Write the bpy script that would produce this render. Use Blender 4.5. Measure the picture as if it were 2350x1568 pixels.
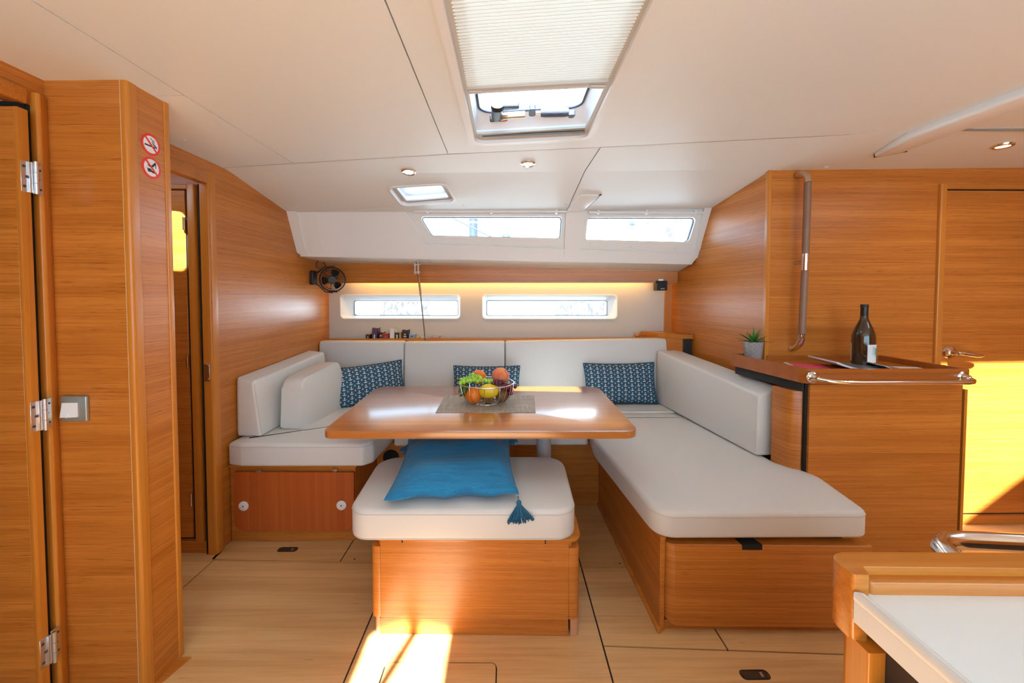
import bpy, bmesh, math, random
from mathutils import Vector, Matrix
from mathutils.geometry import tessellate_polygon
R = math.radians
random.seed(7)
for o in list(bpy.data.objects):
    bpy.data.objects.remove(o)
scene = bpy.context.scene
COL = scene.collection

# ---------------------------------------------------------------- camera
cam_d = bpy.data.cameras.new('camera')
cam_d.sensor_width = 36.0
cam_d.lens = 14.0
cam_d.shift_y = -73.7 / 2350.0
cam_d.clip_start = 0.02
cam = bpy.data.objects.new('camera', cam_d)
COL.objects.link(cam)
cam.location = (0, 0, 1.22)
cam.rotation_euler = (R(90 - 1.9), 0, -0.0142)
scene.camera = cam

# ---------------------------------------------------------------- world, sun, exposure
w = bpy.data.worlds.new('sky')
scene.world = w
w.use_nodes = True
bg = w.node_tree.nodes['Background']
bg.inputs['Color'].default_value = (0.54, 0.80, 1.0, 1)
bg.inputs['Strength'].default_value = 6.4
sun_d = bpy.data.lights.new('sun', 'SUN')
sun_d.energy = 50.0
sun_d.angle = R(0.9)
sun_d.color = (0.90, 0.98, 1.0)
sun = bpy.data.objects.new('sun', sun_d)
COL.objects.link(sun)
SUN_DIR = Vector((0.134, 0.93, -1.18)).normalized()
sun.rotation_euler = SUN_DIR.to_track_quat('-Z', 'Y').to_euler()
sun.location = (0, -3, 5)
scene.view_settings.view_transform = 'Standard'
scene.view_settings.look = 'None'
scene.view_settings.gamma = 1.0
scene.view_settings.use_curve_mapping = False
scene.view_settings.exposure = -0.06


# ---------------------------------------------------------------- node helpers
class V:
    """a shader socket with arithmetic"""
    def __init__(s, nt, sock):
        s.nt, s.s = nt, sock

    def op(s, o, b=None, c=None):
        n = s.nt.nodes.new('ShaderNodeMath')
        n.operation = o
        for i, q in enumerate((s, b, c)):
            if q is None:
                continue
            if isinstance(q, V):
                s.nt.links.new(q.s, n.inputs[i])
            else:
                n.inputs[i].default_value = q
        return V(s.nt, n.outputs[0])

    def __add__(s, b): return s.op('ADD', b)
    def __sub__(s, b): return s.op('SUBTRACT', b)
    def __mul__(s, b): return s.op('MULTIPLY', b)
    def __truediv__(s, b): return s.op('DIVIDE', b)
    def lt(s, b): return s.op('LESS_THAN', b)
    def gt(s, b): return s.op('GREATER_THAN', b)
    def abs(s): return s.op('ABSOLUTE')
    def max(s, b): return s.op('MAXIMUM', b)
    def min(s, b): return s.op('MINIMUM', b)
    def sqrt(s): return s.op('SQRT')
    def floor(s): return s.op('FLOOR')
    def smooth(s, a, b):
        n = s.nt.nodes.new('ShaderNodeMapRange')
        n.interpolation_type = 'SMOOTHSTEP'
        s.nt.links.new(s.s, n.inputs['Value'])
        n.inputs['From Min'].default_value = a
        n.inputs['From Max'].default_value = b
        return V(s.nt, n.outputs['Result'])


def new_mat(name):
    m = bpy.data.materials.new(name)
    m.use_nodes = True
    nt = m.node_tree
    return m, nt, nt.nodes['Principled BSDF']


def coords(nt, kind='Object'):
    n = nt.nodes.new('ShaderNodeTexCoord')
    return n.outputs[kind]


def scaled(nt, sock, sc, rot=None):
    n = nt.nodes.new('ShaderNodeMapping')
    n.inputs['Scale'].default_value = sc
    if rot:
        n.inputs['Rotation'].default_value = rot
    nt.links.new(sock, n.inputs['Vector'])
    return n.outputs['Vector']


def noise(nt, vec, scale=1.0, detail=4.0, rough=0.6, dist=0.0):
    n = nt.nodes.new('ShaderNodeTexNoise')
    n.inputs['Scale'].default_value = scale
    n.inputs['Detail'].default_value = detail
    n.inputs['Roughness'].default_value = rough
    n.inputs['Distortion'].default_value = dist
    nt.links.new(vec, n.inputs['Vector'])
    return V(nt, n.outputs[0])


def mixc(nt, fac, a, b):
    n = nt.nodes.new('ShaderNodeMix')
    n.data_type = 'RGBA'
    for i, q in ((0, fac), (6, a), (7, b)):
        if isinstance(q, V):
            nt.links.new(q.s, n.inputs[i])
        elif hasattr(q, 'links'):
            nt.links.new(q, n.inputs[i])
        else:
            n.inputs[i].default_value = q if i == 0 else (*q, 1)
    return n.outputs[2]


def bump(nt, bs, h, strength=0.2, dist=0.002):
    n = nt.nodes.new('ShaderNodeBump')
    n.inputs['Strength'].default_value = strength
    n.inputs['Distance'].default_value = dist
    nt.links.new(h.s, n.inputs['Height'])
    nt.links.new(n.outputs[0], bs.inputs['Normal'])


def srgb(r, g, b):
    f = lambda c: (c / 255 / 12.92) if c / 255 <= 0.04045 else ((c / 255 + 0.055) / 1.055) ** 2.4
    return (f(r), f(g), f(b))


MATS = {}


def plain(name, col, rough=0.5, metal=0.0, spec=0.5, nb=None, emit=None, trans=0.0, var=0.0, vs=8.0):
    if name in MATS:
        return MATS[name]
    m, nt, bs = new_mat(name)
    bs.inputs['Base Color'].default_value = (*col, 1)
    bs.inputs['Roughness'].default_value = rough
    bs.inputs['Metallic'].default_value = metal
    bs.inputs['Specular IOR Level'].default_value = spec
    if trans:
        bs.inputs['Transmission Weight'].default_value = trans
    if emit:
        bs.inputs['Emission Color'].default_value = (*emit[0], 1)
        bs.inputs['Emission Strength'].default_value = emit[1]
    if var:
        n = noise(nt, coords(nt), vs, 4, 0.6)
        c2 = tuple(max(0, c * (1 - var)) for c in col)
        nt.links.new(mixc(nt, n.smooth(0.3, 0.7), c2, col), bs.inputs['Base Color'])
    if nb:
        bump(nt, bs, noise(nt, coords(nt), nb[0], 4, 0.6), nb[1], nb[2] if len(nb) > 2 else 0.002)
    MATS[name] = m
    return m


def wood(name, light, dark, streak, grain='h', rough=0.33, freq=1.0, streaks=0.5, spec=0.5):
    """veneer. grain 'h': lines run level on every upright face; 'x': along x on level faces; 'v': upright"""
    if name in MATS:
        return MATS[name]
    m, nt, bs = new_mat(name)
    co = coords(nt)
    a, b = 2.6 * freq, 250.0 * freq
    sc = {'h': (a, a, b), 'x': (a, b, b), 'v': (b, b, a), 'y': (b, a, b)}[grain]
    fine = noise(nt, scaled(nt, co, sc), 1.0, 5, 0.75)
    broad = noise(nt, scaled(nt, co, tuple(v * (0.35 if v > 10 else 0.3) * 0.35 for v in sc)), 1.0, 3, 0.55)
    dash = noise(nt, scaled(nt, co, tuple(v * (1.3 if v > 10 else 5.0) for v in sc)), 1.0, 2, 0.5)
    base = mixc(nt, (fine * 0.75 + broad * 0.4).smooth(0.42, 0.74), dark, light)
    col = mixc(nt, dash.smooth(0.60, 0.72) * streaks, base, streak)
    nt.links.new(col, bs.inputs['Base Color'])
    bs.inputs['Roughness'].default_value = rough
    bs.inputs['Specular IOR Level'].default_value = spec
    bump(nt, bs, fine, 0.04, 0.001)
    MATS[name] = m
    return m


W_L, W_D, W_S = (0.62, 0.222, 0.036), (0.42, 0.125, 0.014), (0.19, 0.05, 0.005)
wood_h = wood('veneer_level_grain', W_L, W_D, W_S, 'h')
wood_x = wood('veneer_top', (0.56, 0.20, 0.045), (0.42, 0.13, 0.022), W_S, 'x', rough=0.3, streaks=0.25)
for n_ in wood_x.node_tree.nodes:
    if n_.type == 'BSDF_PRINCIPLED':
        n_.inputs['Coat Weight'].default_value = 1.0
        n_.inputs['Coat Roughness'].default_value = 0.16
        n_.inputs['Coat IOR'].default_value = 1.6
wood_v = wood('solid_wood_upright', (0.62, 0.235, 0.030), (0.51, 0.17, 0.018), W_S, 'v', rough=0.3, streaks=0.08, freq=0.5)
wood_sx = wood('solid_wood_lengthwise', (0.58, 0.21, 0.03), (0.47, 0.15, 0.018), W_S, 'x', rough=0.25, streaks=0.08, freq=0.5)
wood_dark = wood('reddish_fiddle_wood', (0.42, 0.125, 0.022), (0.34, 0.092, 0.014), W_S, 'x', rough=0.25, streaks=0.08, freq=0.5)
wood_red = wood('reddish_mahogany', (0.50, 0.115, 0.020), (0.40, 0.08, 0.012), (0.33, 0.06, 0.008), 'v', rough=0.4, freq=0.15, streaks=0.2)


def floor_mat():
    m, nt, bs = new_mat('light_oak_laminate')
    co = coords(nt)
    sx = nt.nodes.new('ShaderNodeSeparateXYZ')
    nt.links.new(co, sx.inputs[0])
    y = V(nt, sx.outputs[1]) + V(nt, sx.outputs[0]) * 0.035
    band = (y / 0.088).floor()
    wn = nt.nodes.new('ShaderNodeTexWhiteNoise')
    wn.noise_dimensions = '1D'
    nt.links.new(band.s, wn.inputs['W'])
    fine = noise(nt, scaled(nt, co, (2.2, 75, 40)), 1.0, 6, 0.7, 0.3)
    broad = noise(nt, scaled(nt, co, (1.2, 11, 6)), 1.0, 4, 0.6, 0.6)
    knot = noise(nt, scaled(nt, co, (7, 30, 6)), 1.0, 2, 0.5)
    f = (fine * 0.55 + broad * 0.6 + V(nt, wn.outputs[0]) * 0.16 - 0.08).smooth(0.34, 0.82)
    c = mixc(nt, f, (0.58, 0.30, 0.105), (0.78, 0.47, 0.20))
    c = mixc(nt, knot.smooth(0.68, 0.8) * 0.5, c, (0.26, 0.11, 0.035))
    nt.links.new(c, bs.inputs['Base Color'])
    bs.inputs['Roughness'].default_value = 0.42
    bump(nt, bs, fine, 0.05, 0.001)
    return m


M_floor = floor_mat()
leather = plain('off_white_leather', (0.69, 0.67, 0.64), 0.52, nb=(180, 0.10, 0.0006))
leather_w = plain('off_white_leather_wrinkled', (0.69, 0.67, 0.64), 0.52, nb=(16, 0.25, 0.006))
pipe_m = plain('cushion_seam', (0.58, 0.53, 0.48), 0.6)
vinyl = plain('ceiling_vinyl', (0.80, 0.815, 0.80), 0.5, nb=(900, 0.05, 0.0004))
gel = plain('white_moulded_gelcoat', (0.82, 0.82, 0.80), 0.32)
liner_m = plain('beige_hull_lining', (0.60, 0.56, 0.50), 0.6, nb=(700, 0.08, 0.0004))
white_p = plain('white_plastic', (0.80, 0.80, 0.79), 0.35)
grey_p = plain('warm_grey_plastic', (0.55, 0.51, 0.46), 0.4)
alu = plain('grey_satin_metal_paint', (0.38, 0.41, 0.38), 0.38, 0.6)
steel = plain('polished_steel', (0.80, 0.79, 0.77), 0.12, 1.0)
steel_r = plain('brushed_steel', (0.62, 0.60, 0.57), 0.3, 1.0)
steel_h = plain('satin_hinge_steel', (0.72, 0.75, 0.78), 0.30, 1.0)
black = plain('black_plastic', (0.012, 0.012, 0.013), 0.4)
dark_gap = plain('black_seal_and_gap_shade', (0.010, 0.009, 0.008), 0.85)  # near-black for seals, screws and bearers, and for shade in gaps
cloth_and_shade = plain('charcoal_cloth_and_recess_shade', (0.035, 0.035, 0.038), 0.95, nb=(500, 0.4, 0.001))
dark_grey = plain('dark_slate_plastic', (0.05, 0.06, 0.08), 0.42)
red_p = plain('red_plastic', (0.75, 0.02, 0.02), 0.4)
tubegrey = plain('table_post_grey', (0.55, 0.54, 0.53), 0.35, 0.3)
leatherwrap = plain('taupe_leather_wrap', (0.25, 0.135, 0.085), 0.45)


def glass_pane(name, tint=(1, 1, 1), refl=0.05, opac=0.0, dirt=None):
    m = bpy.data.materials.new(name)
    m.use_nodes = True
    nt = m.node_tree
    nt.nodes.clear()
    out = nt.nodes.new('ShaderNodeOutputMaterial')
    t = nt.nodes.new('ShaderNodeBsdfTransparent')
    t.inputs[0].default_value = (*tint, 1)
    g = nt.nodes.new('ShaderNodeBsdfGlossy')
    g.inputs['Roughness'].default_value = 0.03
    f = nt.nodes.new('ShaderNodeFresnel')
    f.inputs[0].default_value = 1.3
    mx = nt.nodes.new('ShaderNodeMixShader')
    geo = nt.nodes.new('ShaderNodeNewGeometry')
    fr_ = V(nt, f.outputs[0]) * (V(nt, geo.outputs['Backfacing']) * -1.0 + 1.0)
    nt.links.new(fr_.min(0.35).s, mx.inputs[0])
    nt.links.new(t.outputs[0], mx.inputs[1])
    nt.links.new(g.outputs[0], mx.inputs[2])
    nt.links.new(mx.outputs[0], out.inputs[0])
    return m


pane_m = glass_pane('clear_acrylic', (0.96, 0.98, 1.0))


# ---------------------------------------------------------------- mesh helpers
def add_obj(name, me, parent=None, mpi=None):
    o = bpy.data.objects.new(name, me)
    COL.objects.link(o)
    if parent is not None:
        o.parent = parent
        if mpi is None and parent.type == 'EMPTY' and not parent.get('_local'):
            mpi = Matrix.Translation(-Vector(parent.location))
        if mpi is not None:
            o.matrix_parent_inverse = mpi
    return o


def fin(name, bm, mat, parent=None, smooth=38):
    bmesh.ops.recalc_face_normals(bm, faces=bm.faces[:])
    me = bpy.data.meshes.new(name)
    bm.to_mesh(me)
    bm.free()
    me.materials.append(mat)
    if smooth:
        me.polygons.foreach_set('use_smooth', [True] * len(me.polygons))
        me.set_sharp_from_angle(angle=R(smooth))
    return add_obj(name, me, parent)


def tag(o, label, cat, group=None):
    o['label'] = label
    o['category'] = cat
    if group:
        o['group'] = group
    return o


def struct(o):
    o['kind'] = 'structure'
    return o


LOCALS = {}


def thing(name, label, cat, loc=(0, 0, 0), group=None, rot=None):
    o = bpy.data.objects.new(name, None)
    COL.objects.link(o)
    o.empty_display_size = 0.05
    o.location = loc
    if rot is not None:
        o.rotation_euler = rot
        o['_local'] = 1
        LOCALS[o.name] = o
    return tag(o, label, cat, group)


def edges_of(bm, test):
    return [e for e in bm.edges if test(e)]


def bev(bm, r, seg=3, edges=None):
    if r > 0:
        bmesh.ops.bevel(bm, geom=edges if edges is not None else bm.edges[:], offset=r, segments=seg,
                        profile=0.5, affect='EDGES', clamp_overlap=True)


def box(x0, x1, y0, y1, z0, z1, r=0.0, seg=2, bm=None):
    b = bmesh.new()
    vs = [b.verts.new(p) for p in ((x0, y0, z0), (x1, y0, z0), (x1, y1, z0), (x0, y1, z0),
                                   (x0, y0, z1), (x1, y0, z1), (x1, y1, z1), (x0, y1, z1))]
    for f in ((3, 2, 1, 0), (4, 5, 6, 7), (0, 1, 5, 4), (1, 2, 6, 5), (2, 3, 7, 6), (3, 0, 4, 7)):
        b.faces.new([vs[i] for i in f])
    bev(b, r, seg)
    return join(bm, b) if bm is not None else b


def hexa(p, r=0.0, seg=3):
    """eight corners: bottom ring of four, top ring of four"""
    b = bmesh.new()
    vs = [b.verts.new(q) for q in p]
    for f in ((3, 2, 1, 0), (4, 5, 6, 7), (0, 1, 5, 4), (1, 2, 6, 5), (2, 3, 7, 6), (3, 0, 4, 7)):
        b.faces.new([vs[i] for i in f])
    bmesh.ops.recalc_face_normals(b, faces=b.faces[:])
    bev(b, r, seg)
    return b


def join(a, b):
    me = bpy.data.meshes.new('tmp')
    b.to_mesh(me)
    b.free()
    a.from_mesh(me)
    bpy.data.meshes.remove(me)
    return a


def rpoly(pts, rad, n=6):
    """round the corners of a 2-D polygon; rad is one number or one per corner"""
    out = []
    L = len(pts)
    for i in range(L):
        r = rad[i] if isinstance(rad, (list, tuple)) else rad
        p = Vector(pts[i]); a = Vector(pts[i - 1]) - p; b = Vector(pts[(i + 1) % L]) - p
        if r <= 0:
            out.append((p.x, p.y)); continue
        la, lb = a.length, b.length
        a.normalize(); b.normalize()
        ang = a.angle(b)
        d = min(r / math.tan(ang / 2), la * 0.49, lb * 0.49)
        rr = d * math.tan(ang / 2)
        c = p + (a + b).normalized() * (rr / math.sin(ang / 2))
        s = p + a * d - c; e = p + b * d - c
        a0 = math.atan2(s.y, s.x); a1 = math.atan2(e.y, e.x)
        da = (a1 - a0 + math.pi) % (2 * math.pi) - math.pi
        for k in range(n + 1):
            t = a0 + da * k / n
            out.append((c.x + rr * math.cos(t), c.y + rr * math.sin(t)))
    return out


AX = {'z': lambda u, v, w: (u, v, w), 'y': lambda u, v, w: (u, w, v), 'x': lambda u, v, w: (w, u, v)}


def prism(pts, w0, w1, axis='z', r=0.0, seg=3, top=True, bot=True):
    """extrude a 2-D outline along an axis and round its two rims"""
    b = bmesh.new()
    f = AX[axis]
    A = [b.verts.new(f(u, v, w0)) for u, v in pts]
    B = [b.verts.new(f(u, v, w1)) for u, v in pts]
    n = len(pts)
    fa = b.faces.new(A[::-1]); fb = b.faces.new(B)
    for i in range(n):
        b.faces.new((A[i], A[(i + 1) % n], B[(i + 1) % n], B[i]))
    if r > 0:
        es = []
        if bot: es += list(fa.edges)
        if top: es += list(fb.edges)
        bev(b, r, seg, es)
    return b


def ins2(poly, d):
    c = []
    n = len(poly)
    for i in range(n):
        p = Vector(poly[i]); a = (p - Vector(poly[i - 1])); b = (Vector(poly[(i + 1) % n]) - p)
        a = a.normalized() if a.length > 1e-7 else b.normalized()
        b = b.normalized() if b.length > 1e-7 else a
        na, nb_ = Vector((-a.y, a.x)), Vector((-b.y, b.x))
        k = (na + nb_)
        k = k / max(0.3, k.dot(na))
        c.append((p.x + k.x * d, p.y + k.y * d))
    return c


def cush(o_, z0, z1, r, crown=0.006, seg=5):
    """upholstered slab: rounded rims and a slightly domed top"""
    b = bmesh.new()
    rings = []
    for i in range(seg + 1):
        a = math.pi / 2 * i / seg
        rings.append((r * (1 - math.sin(a)) * 0.7, z0 + r * 0.7 * (1 - math.cos(a))))
    for i in range(seg + 1):
        a = math.pi / 2 * i / seg
        rings.append((r * (1 - math.cos(a)), z1 - r * (1 - math.sin(a))))
    rings.append((r + 0.008, z1 + crown * 0.35))
    V_ = [[b.verts.new((u, v, z)) for u, v in ins2(o_, d)] for d, z in rings]
    n = len(o_)
    for A, B in zip(V_, V_[1:]):
        for k in range(n):
            b.faces.new((A[k], A[(k + 1) % n], B[(k + 1) % n], B[k]))
    b.faces.new(V_[0][::-1])
    cx_ = sum(q[0] for q in o_) / n
    cy_ = sum(q[1] for q in o_) / n
    last = V_[-1]
    nxt = [b.verts.new((q.co.x + (cx_ - q.co.x) * 0.12, q.co.y + (cy_ - q.co.y) * 0.12, z1 + crown)) for q in last]
    for k in range(n):
        b.faces.new((last[k], last[(k + 1) % n], nxt[(k + 1) % n], nxt[k]))
    b.faces.new(nxt)
    return b


def plate(outer, holes, fm, bm=None, sheet=False):
    """flat sheet with holes; fm(u, v, k) gives the front (k=0) and back (k=1) point"""
    b = bmesh.new()
    loops = [outer] + list(holes)
    flat = [p for l in loops for p in l]
    tris = tessellate_polygon([[Vector((u, v, 0)) for u, v in l] for l in loops])
    F = [b.verts.new(fm(u, v, 0)) for u, v in flat]
    K = [b.verts.new(fm(u, v, 1)) for u, v in flat]
    for t in tris:
        try:
            b.faces.new([F[i] for i in t])
            if not sheet:
                b.faces.new([K[i] for i in reversed(t)])
        except ValueError:
            pass
    if sheet:
        for q in K:
            b.verts.remove(q)
        return join(bm, b) if bm is not None else b
    i0 = 0
    for l in loops:
        n = len(l)
        for i in range(n):
            a, c = i0 + i, i0 + (i + 1) % n
            b.faces.new((F[a], F[c], K[c], K[a]))
        i0 += n
    return join(bm, b) if bm is not None else b


def tube(path, r, closed=False, n=10, bm=None, cap=True, taper=None):
    b = bmesh.new()
    P = [Vector(p) for p in path]
    L = len(P)
    rings = []
    up = None
    for i in range(L):
        if closed:
            d = P[(i + 1) % L] - P[i - 1]
        else:
            d = P[min(i + 1, L - 1)] - P[max(i - 1, 0)]
        d.normalize()
        if up is None:
            up = d.orthogonal().normalized()
        up = (up - d * up.dot(d))
        up = up.normalized() if up.length > 1e-6 else d.orthogonal().normalized()
        s = d.cross(up)
        rr = r if taper is None else r * taper(i / max(1, L - 1))
        rings.append([b.verts.new(P[i] + (up * math.cos(2 * math.pi * k / n) + s * math.sin(2 * math.pi * k / n)) * rr)
                      for k in range(n)])
    m = L if closed else L - 1
    for i in range(m):
        A, B = rings[i], rings[(i + 1) % L]
        off = 0
        if closed and i == L - 1:
            off = min(range(n), key=lambda q: (A[0].co - B[q].co).length)
        for k in range(n):
            b.faces.new((A[k], A[(k + 1) % n], B[(k + 1 + off) % n], B[(k + off) % n]))
    if cap and not closed:
        b.faces.new(rings[0][::-1]); b.faces.new(rings[-1])
    return join(bm, b) if bm is not None else b


def ring_path(c, r, n=40, ax='z', ry=None):
    ry = ry or r
    o = []
    for i in range(n):
        a = 2 * math.pi * i / n
        u, v = r * math.cos(a), ry * math.sin(a)
        d = {'z': (u, v, 0), 'y': (u, 0, v), 'x': (0, u, v)}[ax]
        o.append(Vector(c) + Vector(d))
    return o


def lathe(prof, c=(0, 0, 0), n=32, bm=None, M=None):
    b = bmesh.new()
    rings = []
    for r, z in prof:
        if r < 1e-5:
            rings.append([b.verts.new((0, 0, z))])
        else:
            rings.append([b.verts.new((r * math.cos(2 * math.pi * k / n), r * math.sin(2 * math.pi * k / n), z)) for k in range(n)])
    for A, B in zip(rings, rings[1:]):
        for k in range(n):
            k2 = (k + 1) % n
            if len(A) == 1 and len(B) == 1: continue
            if len(A) == 1: b.faces.new((A[0], B[k2], B[k]))
            elif len(B) == 1: b.faces.new((A[k], A[k2], B[0]))
            else: b.faces.new((A[k], A[k2], B[k2], B[k]))
    if len(rings[0]) > 1: b.faces.new(rings[0][::-1])
    if len(rings[-1]) > 1: b.faces.new(rings[-1])
    bmesh.ops.transform(b, matrix=(M if M is not None else Matrix.Translation(c)), verts=b.verts[:])
    return join(bm, b) if bm is not None else b


def ball(c, r, sc=(1, 1, 1), u=20, v=14, bm=None, M=None):
    b = bmesh.new()
    bmesh.ops.create_uvsphere(b, u_segments=u, v_segments=v, radius=r)
    bmesh.ops.scale(b, vec=sc, verts=b.verts[:])
    if M is not None:
        bmesh.ops.transform(b, matrix=M, verts=b.verts[:])
    bmesh.ops.translate(b, vec=c, verts=b.verts[:])
    return join(bm, b) if bm is not None else b


def cyl(c, r, h, ax='z', n=24, bev_r=0.0, bm=None):
    """from c, h along the axis"""
    M = {'z': Matrix(), 'y': Matrix.Rotation(R(-90), 4, 'X'), 'x': Matrix.Rotation(R(90), 4, 'Y')}[ax]
    if bev_r:
        prof = [(0, 0), (r - bev_r, 0), (r, bev_r), (r, h - bev_r), (r - bev_r, h), (0, h)]
    else:
        prof = [(0, 0), (r, 0), (r, h), (0, h)]
    return lathe(prof, n=n, bm=bm, M=Matrix.Translation(c) @ M)


def bez(p0, p1, p2, n=8):
    p0, p1, p2 = Vector(p0), Vector(p1), Vector(p2)
    return [p0 * (1 - t) ** 2 + p1 * 2 * t * (1 - t) + p2 * t * t for t in [i / n for i in range(n + 1)]]


def text_obj(name, body, size, mat, parent, M, ext=0.0004, shear=0.0, space=1.0):
    cu = bpy.data.curves.new('lettering', 'FONT')
    cu.body = body
    cu.size = size
    cu.extrude = ext
    cu.shear = shear
    cu.space_character = space
    cu.align_x = 'CENTER'
    cu.align_y = 'CENTER'
    t = bpy.data.objects.new('lettering', cu)
    COL.objects.link(t)
    dg = bpy.context.evaluated_depsgraph_get()
    me = bpy.data.meshes.new_from_object(t.evaluated_get(dg))
    bpy.data.objects.remove(t)
    me.name = name
    me.transform(M)
    me.materials.clear()
    me.materials.append(mat)
    return add_obj(name, me, parent)


def face_mat(o, x, z, n):
    """matrix that puts local x,y,z (right, up, out) at o with right=x and out=n"""
    x = Vector(x).normalized(); n = Vector(n).normalized(); y = n.cross(x)
    m = Matrix((x, y, n)).transposed().to_4x4()
    m.translation = Vector(o)
    return m

# ================================================================ SETTING
# ---- floor: dark bearers with laminate panels laid on them, thin open joints between
G = 0.0030
floor = struct(fin('floor', box(-3.0, 3.3, -1.5, 3.15, -0.06, -0.006), dark_gap, smooth=0))
FH = rpoly([(-0.40, 0.9), (-0.034, 0.9), (-0.034, 1.2855), (-0.40, 1.292)], 0.018, 5)
fl = [
    [(-2.98, -1.48), (-1.354, -1.48), (-1.354, 1.885), (-2.98, 1.885)],
    [(-1.354, -1.48), (-0.515, -1.48), (-0.515, 1.793), (-1.354, 1.824)],
    [(-1.374, 1.8248), (-0.765, 1.802), (-0.765, 2.30), (-1.374, 2.30)],
    [(-0.765, 1.802), (0.337, 1.761), (0.337, 2.30), (-0.765, 2.30)],
    [(-0.515, -1.48), (0.337, -1.48), (0.337, 1.761), (-0.515, 1.793)],
    [(0.337, 1.745), (0.60, 1.745), (0.60, 2.30), (0.337, 2.30)],
    [(0.337, 1.345), (0.764, 1.3215), (0.764, 1.745), (0.337, 1.745)],
    [(0.764, 1.3215), (2.98, 1.200), (2.98, 2.06), (0.764, 2.06)],
    [(0.337, -1.48), (2.98, -1.48), (2.98, 1.200), (0.337, 1.345)],
]


def inset(poly, d):
    c = []
    n = len(poly)
    for i in range(n):
        p = Vector(poly[i]); a = (p - Vector(poly[i - 1])).normalized(); b = (Vector(poly[(i + 1) % n]) - p).normalized()
        na, nb_ = Vector((-a.y, a.x)), Vector((-b.y, b.x))
        k = (na + nb_)
        k = k / max(0.2, k.dot(na))
        c.append((p.x + k.x * d, p.y + k.y * d))
    return c


for i, pl in enumerate(fl):
    holes = [inset(FH, -G)] if i == 4 else []
    fin('floor_panel', plate(inset(pl, G), holes, lambda u, v, k: (u, v, -0.0065 * k)), M_floor, floor, smooth=0)
fin('floor_panel', plate(inset(FH, G * 0.4), [], lambda u, v, k: (u, v, -0.0065 * k)), M_floor, floor, smooth=0)
for sx, sy in ((0.518, 1.772), (-0.705, 1.82)):
    fin('floor_screw', cyl((sx, sy, -0.002), 0.004, 0.0026, n=10), dark_gap, floor)


def floor_pull(x, y, lab):
    t = thing('floor_hatch_pull', lab, 'floor pull', (x, y, 0), 'recessed floor pulls')
    o = rpoly([(x - 0.047, y - 0.017), (x + 0.047, y - 0.017), (x + 0.047, y + 0.017), (x - 0.047, y + 0.017)], 0.014, 5)
    ins = inset(o, 0.003)
    fin('rim', plate(o, [ins], lambda u, v, k: (u, v, 0.0016 - 0.002 * k)), plain('dark_bronze', (0.05, 0.03, 0.02), 0.4, 0.5), t)
    fin('flap', prism(inset(o, 0.004), 0.0001, 0.0010), plain('dark_bronze_flap', (0.07, 0.045, 0.03), 0.45, 0.4), t)
    fin('latch', box(x + 0.018, x + 0.026, y - 0.008, y + 0.008, 0.0008, 0.0022, 0.0005, 1), steel_r, t)


floor_pull(-1.053, 1.893, 'dark recessed floor pull in front of the reddish locker door')
floor_pull(0.80, 1.232, 'dark recessed floor pull near the galley corner at the picture bottom')

# ---- ceiling
SEAM = [(-3.0, 2.20), (-1.378, 1.974), (-0.993, 1.919), (-0.259, 1.819), (0.412, 1.758), (1.13, 1.678), (1.645, 1.623), (3.3, 1.46)]


def seam_y(x):
    for (x0, y0), (x1, y1) in zip(SEAM, SEAM[1:]):
        if x0 <= x <= x1:
            return y0 + (y1 - y0) * (x - x0) / (x1 - x0)
    return SEAM[0][1] if x < SEAM[0][0] else SEAM[-1][1]


def mz(x):
    return 1.864 + 0.016 * x


def M_map(d0, d1):
    return lambda u, v, k: (u, v, mz(u) + (d1 if k else d0))


H_MAIN = rpoly([(-0.150, 0.62), (0.326, 0.60), (0.338, 1.645), (-0.140, 1.695)], 0.055, 6)
H_COMP = [(-0.70, -0.62), (-0.42, -0.62), (-0.42, -0.05), (-0.56, -0.02), (-0.70, -0.06)]
H_RIGHT = [(2.16, 0.50), (2.60, 0.74), (2.75, 0.80), (2.75, 1.235), (2.16, 1.235)]
H_LEFT = rpoly([(-1.95, 1.46), (-1.545, 1.44), (-1.505, 1.69), (-1.95, 1.73)], 0.03, 4)
ceil_back = plate([(-3.0, -1.5), (3.3, -1.5)] + [(x, seam_y(x)) for x, _ in reversed(SEAM)],
                  [H_MAIN, H_COMP, H_RIGHT, H_LEFT], M_map(0.021, 0.05))
ceil = struct(fin('ceiling', ceil_back, plain('ceiling_backing', (0.62, 0.58, 0.52), 0.7), smooth=0))
g = 0.0018


def seam_pts(x0, x1, off):
    xs = [x0] + [x for x, _ in SEAM if x0 < x < x1] + [x1]
    return [(x, seam_y(x) + off) for x in xs]


LXA, LXB = -1.007, -0.262
pan = [
    ([(-2.98, -1.48), (LXA - g, -1.48), (LXA - g, 1.283 - g), (-2.98, 1.30 - g)], []),
    ([(-2.98, 1.30 + g), (LXA - g, 1.283 + g)] + seam_pts(-2.98, LXA - g, -g)[::-1], [H_LEFT]),
    ([(LXA + g, -1.48), (LXB - g, -1.48)] + seam_pts(LXA + g, LXB - g, -g)[::-1], [H_COMP]),
    ([(LXB + g, -1.48), (3.28, -1.48)] + seam_pts(LXB + g, 3.28, -g)[::-1], [H_MAIN, H_RIGHT]),
]
for o_, h_ in pan:
    fin('ceiling_panel', plate(o_, h_, M_map(0, 0.02)), vinyl, ceil, smooth=0)


fin('shadow_bar', tube([(-0.520, 0.02, mz(-0.5) + 0.03), (-0.72, -0.66, mz(-0.7) + 0.03)], 0.021, n=12), steel, ceil)  # unseen bar added to cast the dark band across the floor sun patch


# outer strip beyond the seam: first nearly level, then falling towards the side windows
def zrow1(x):        # height along the line y = 2.04 / 2.06
    return 1.832 + 0.0142 * (x + 1.37)


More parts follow.
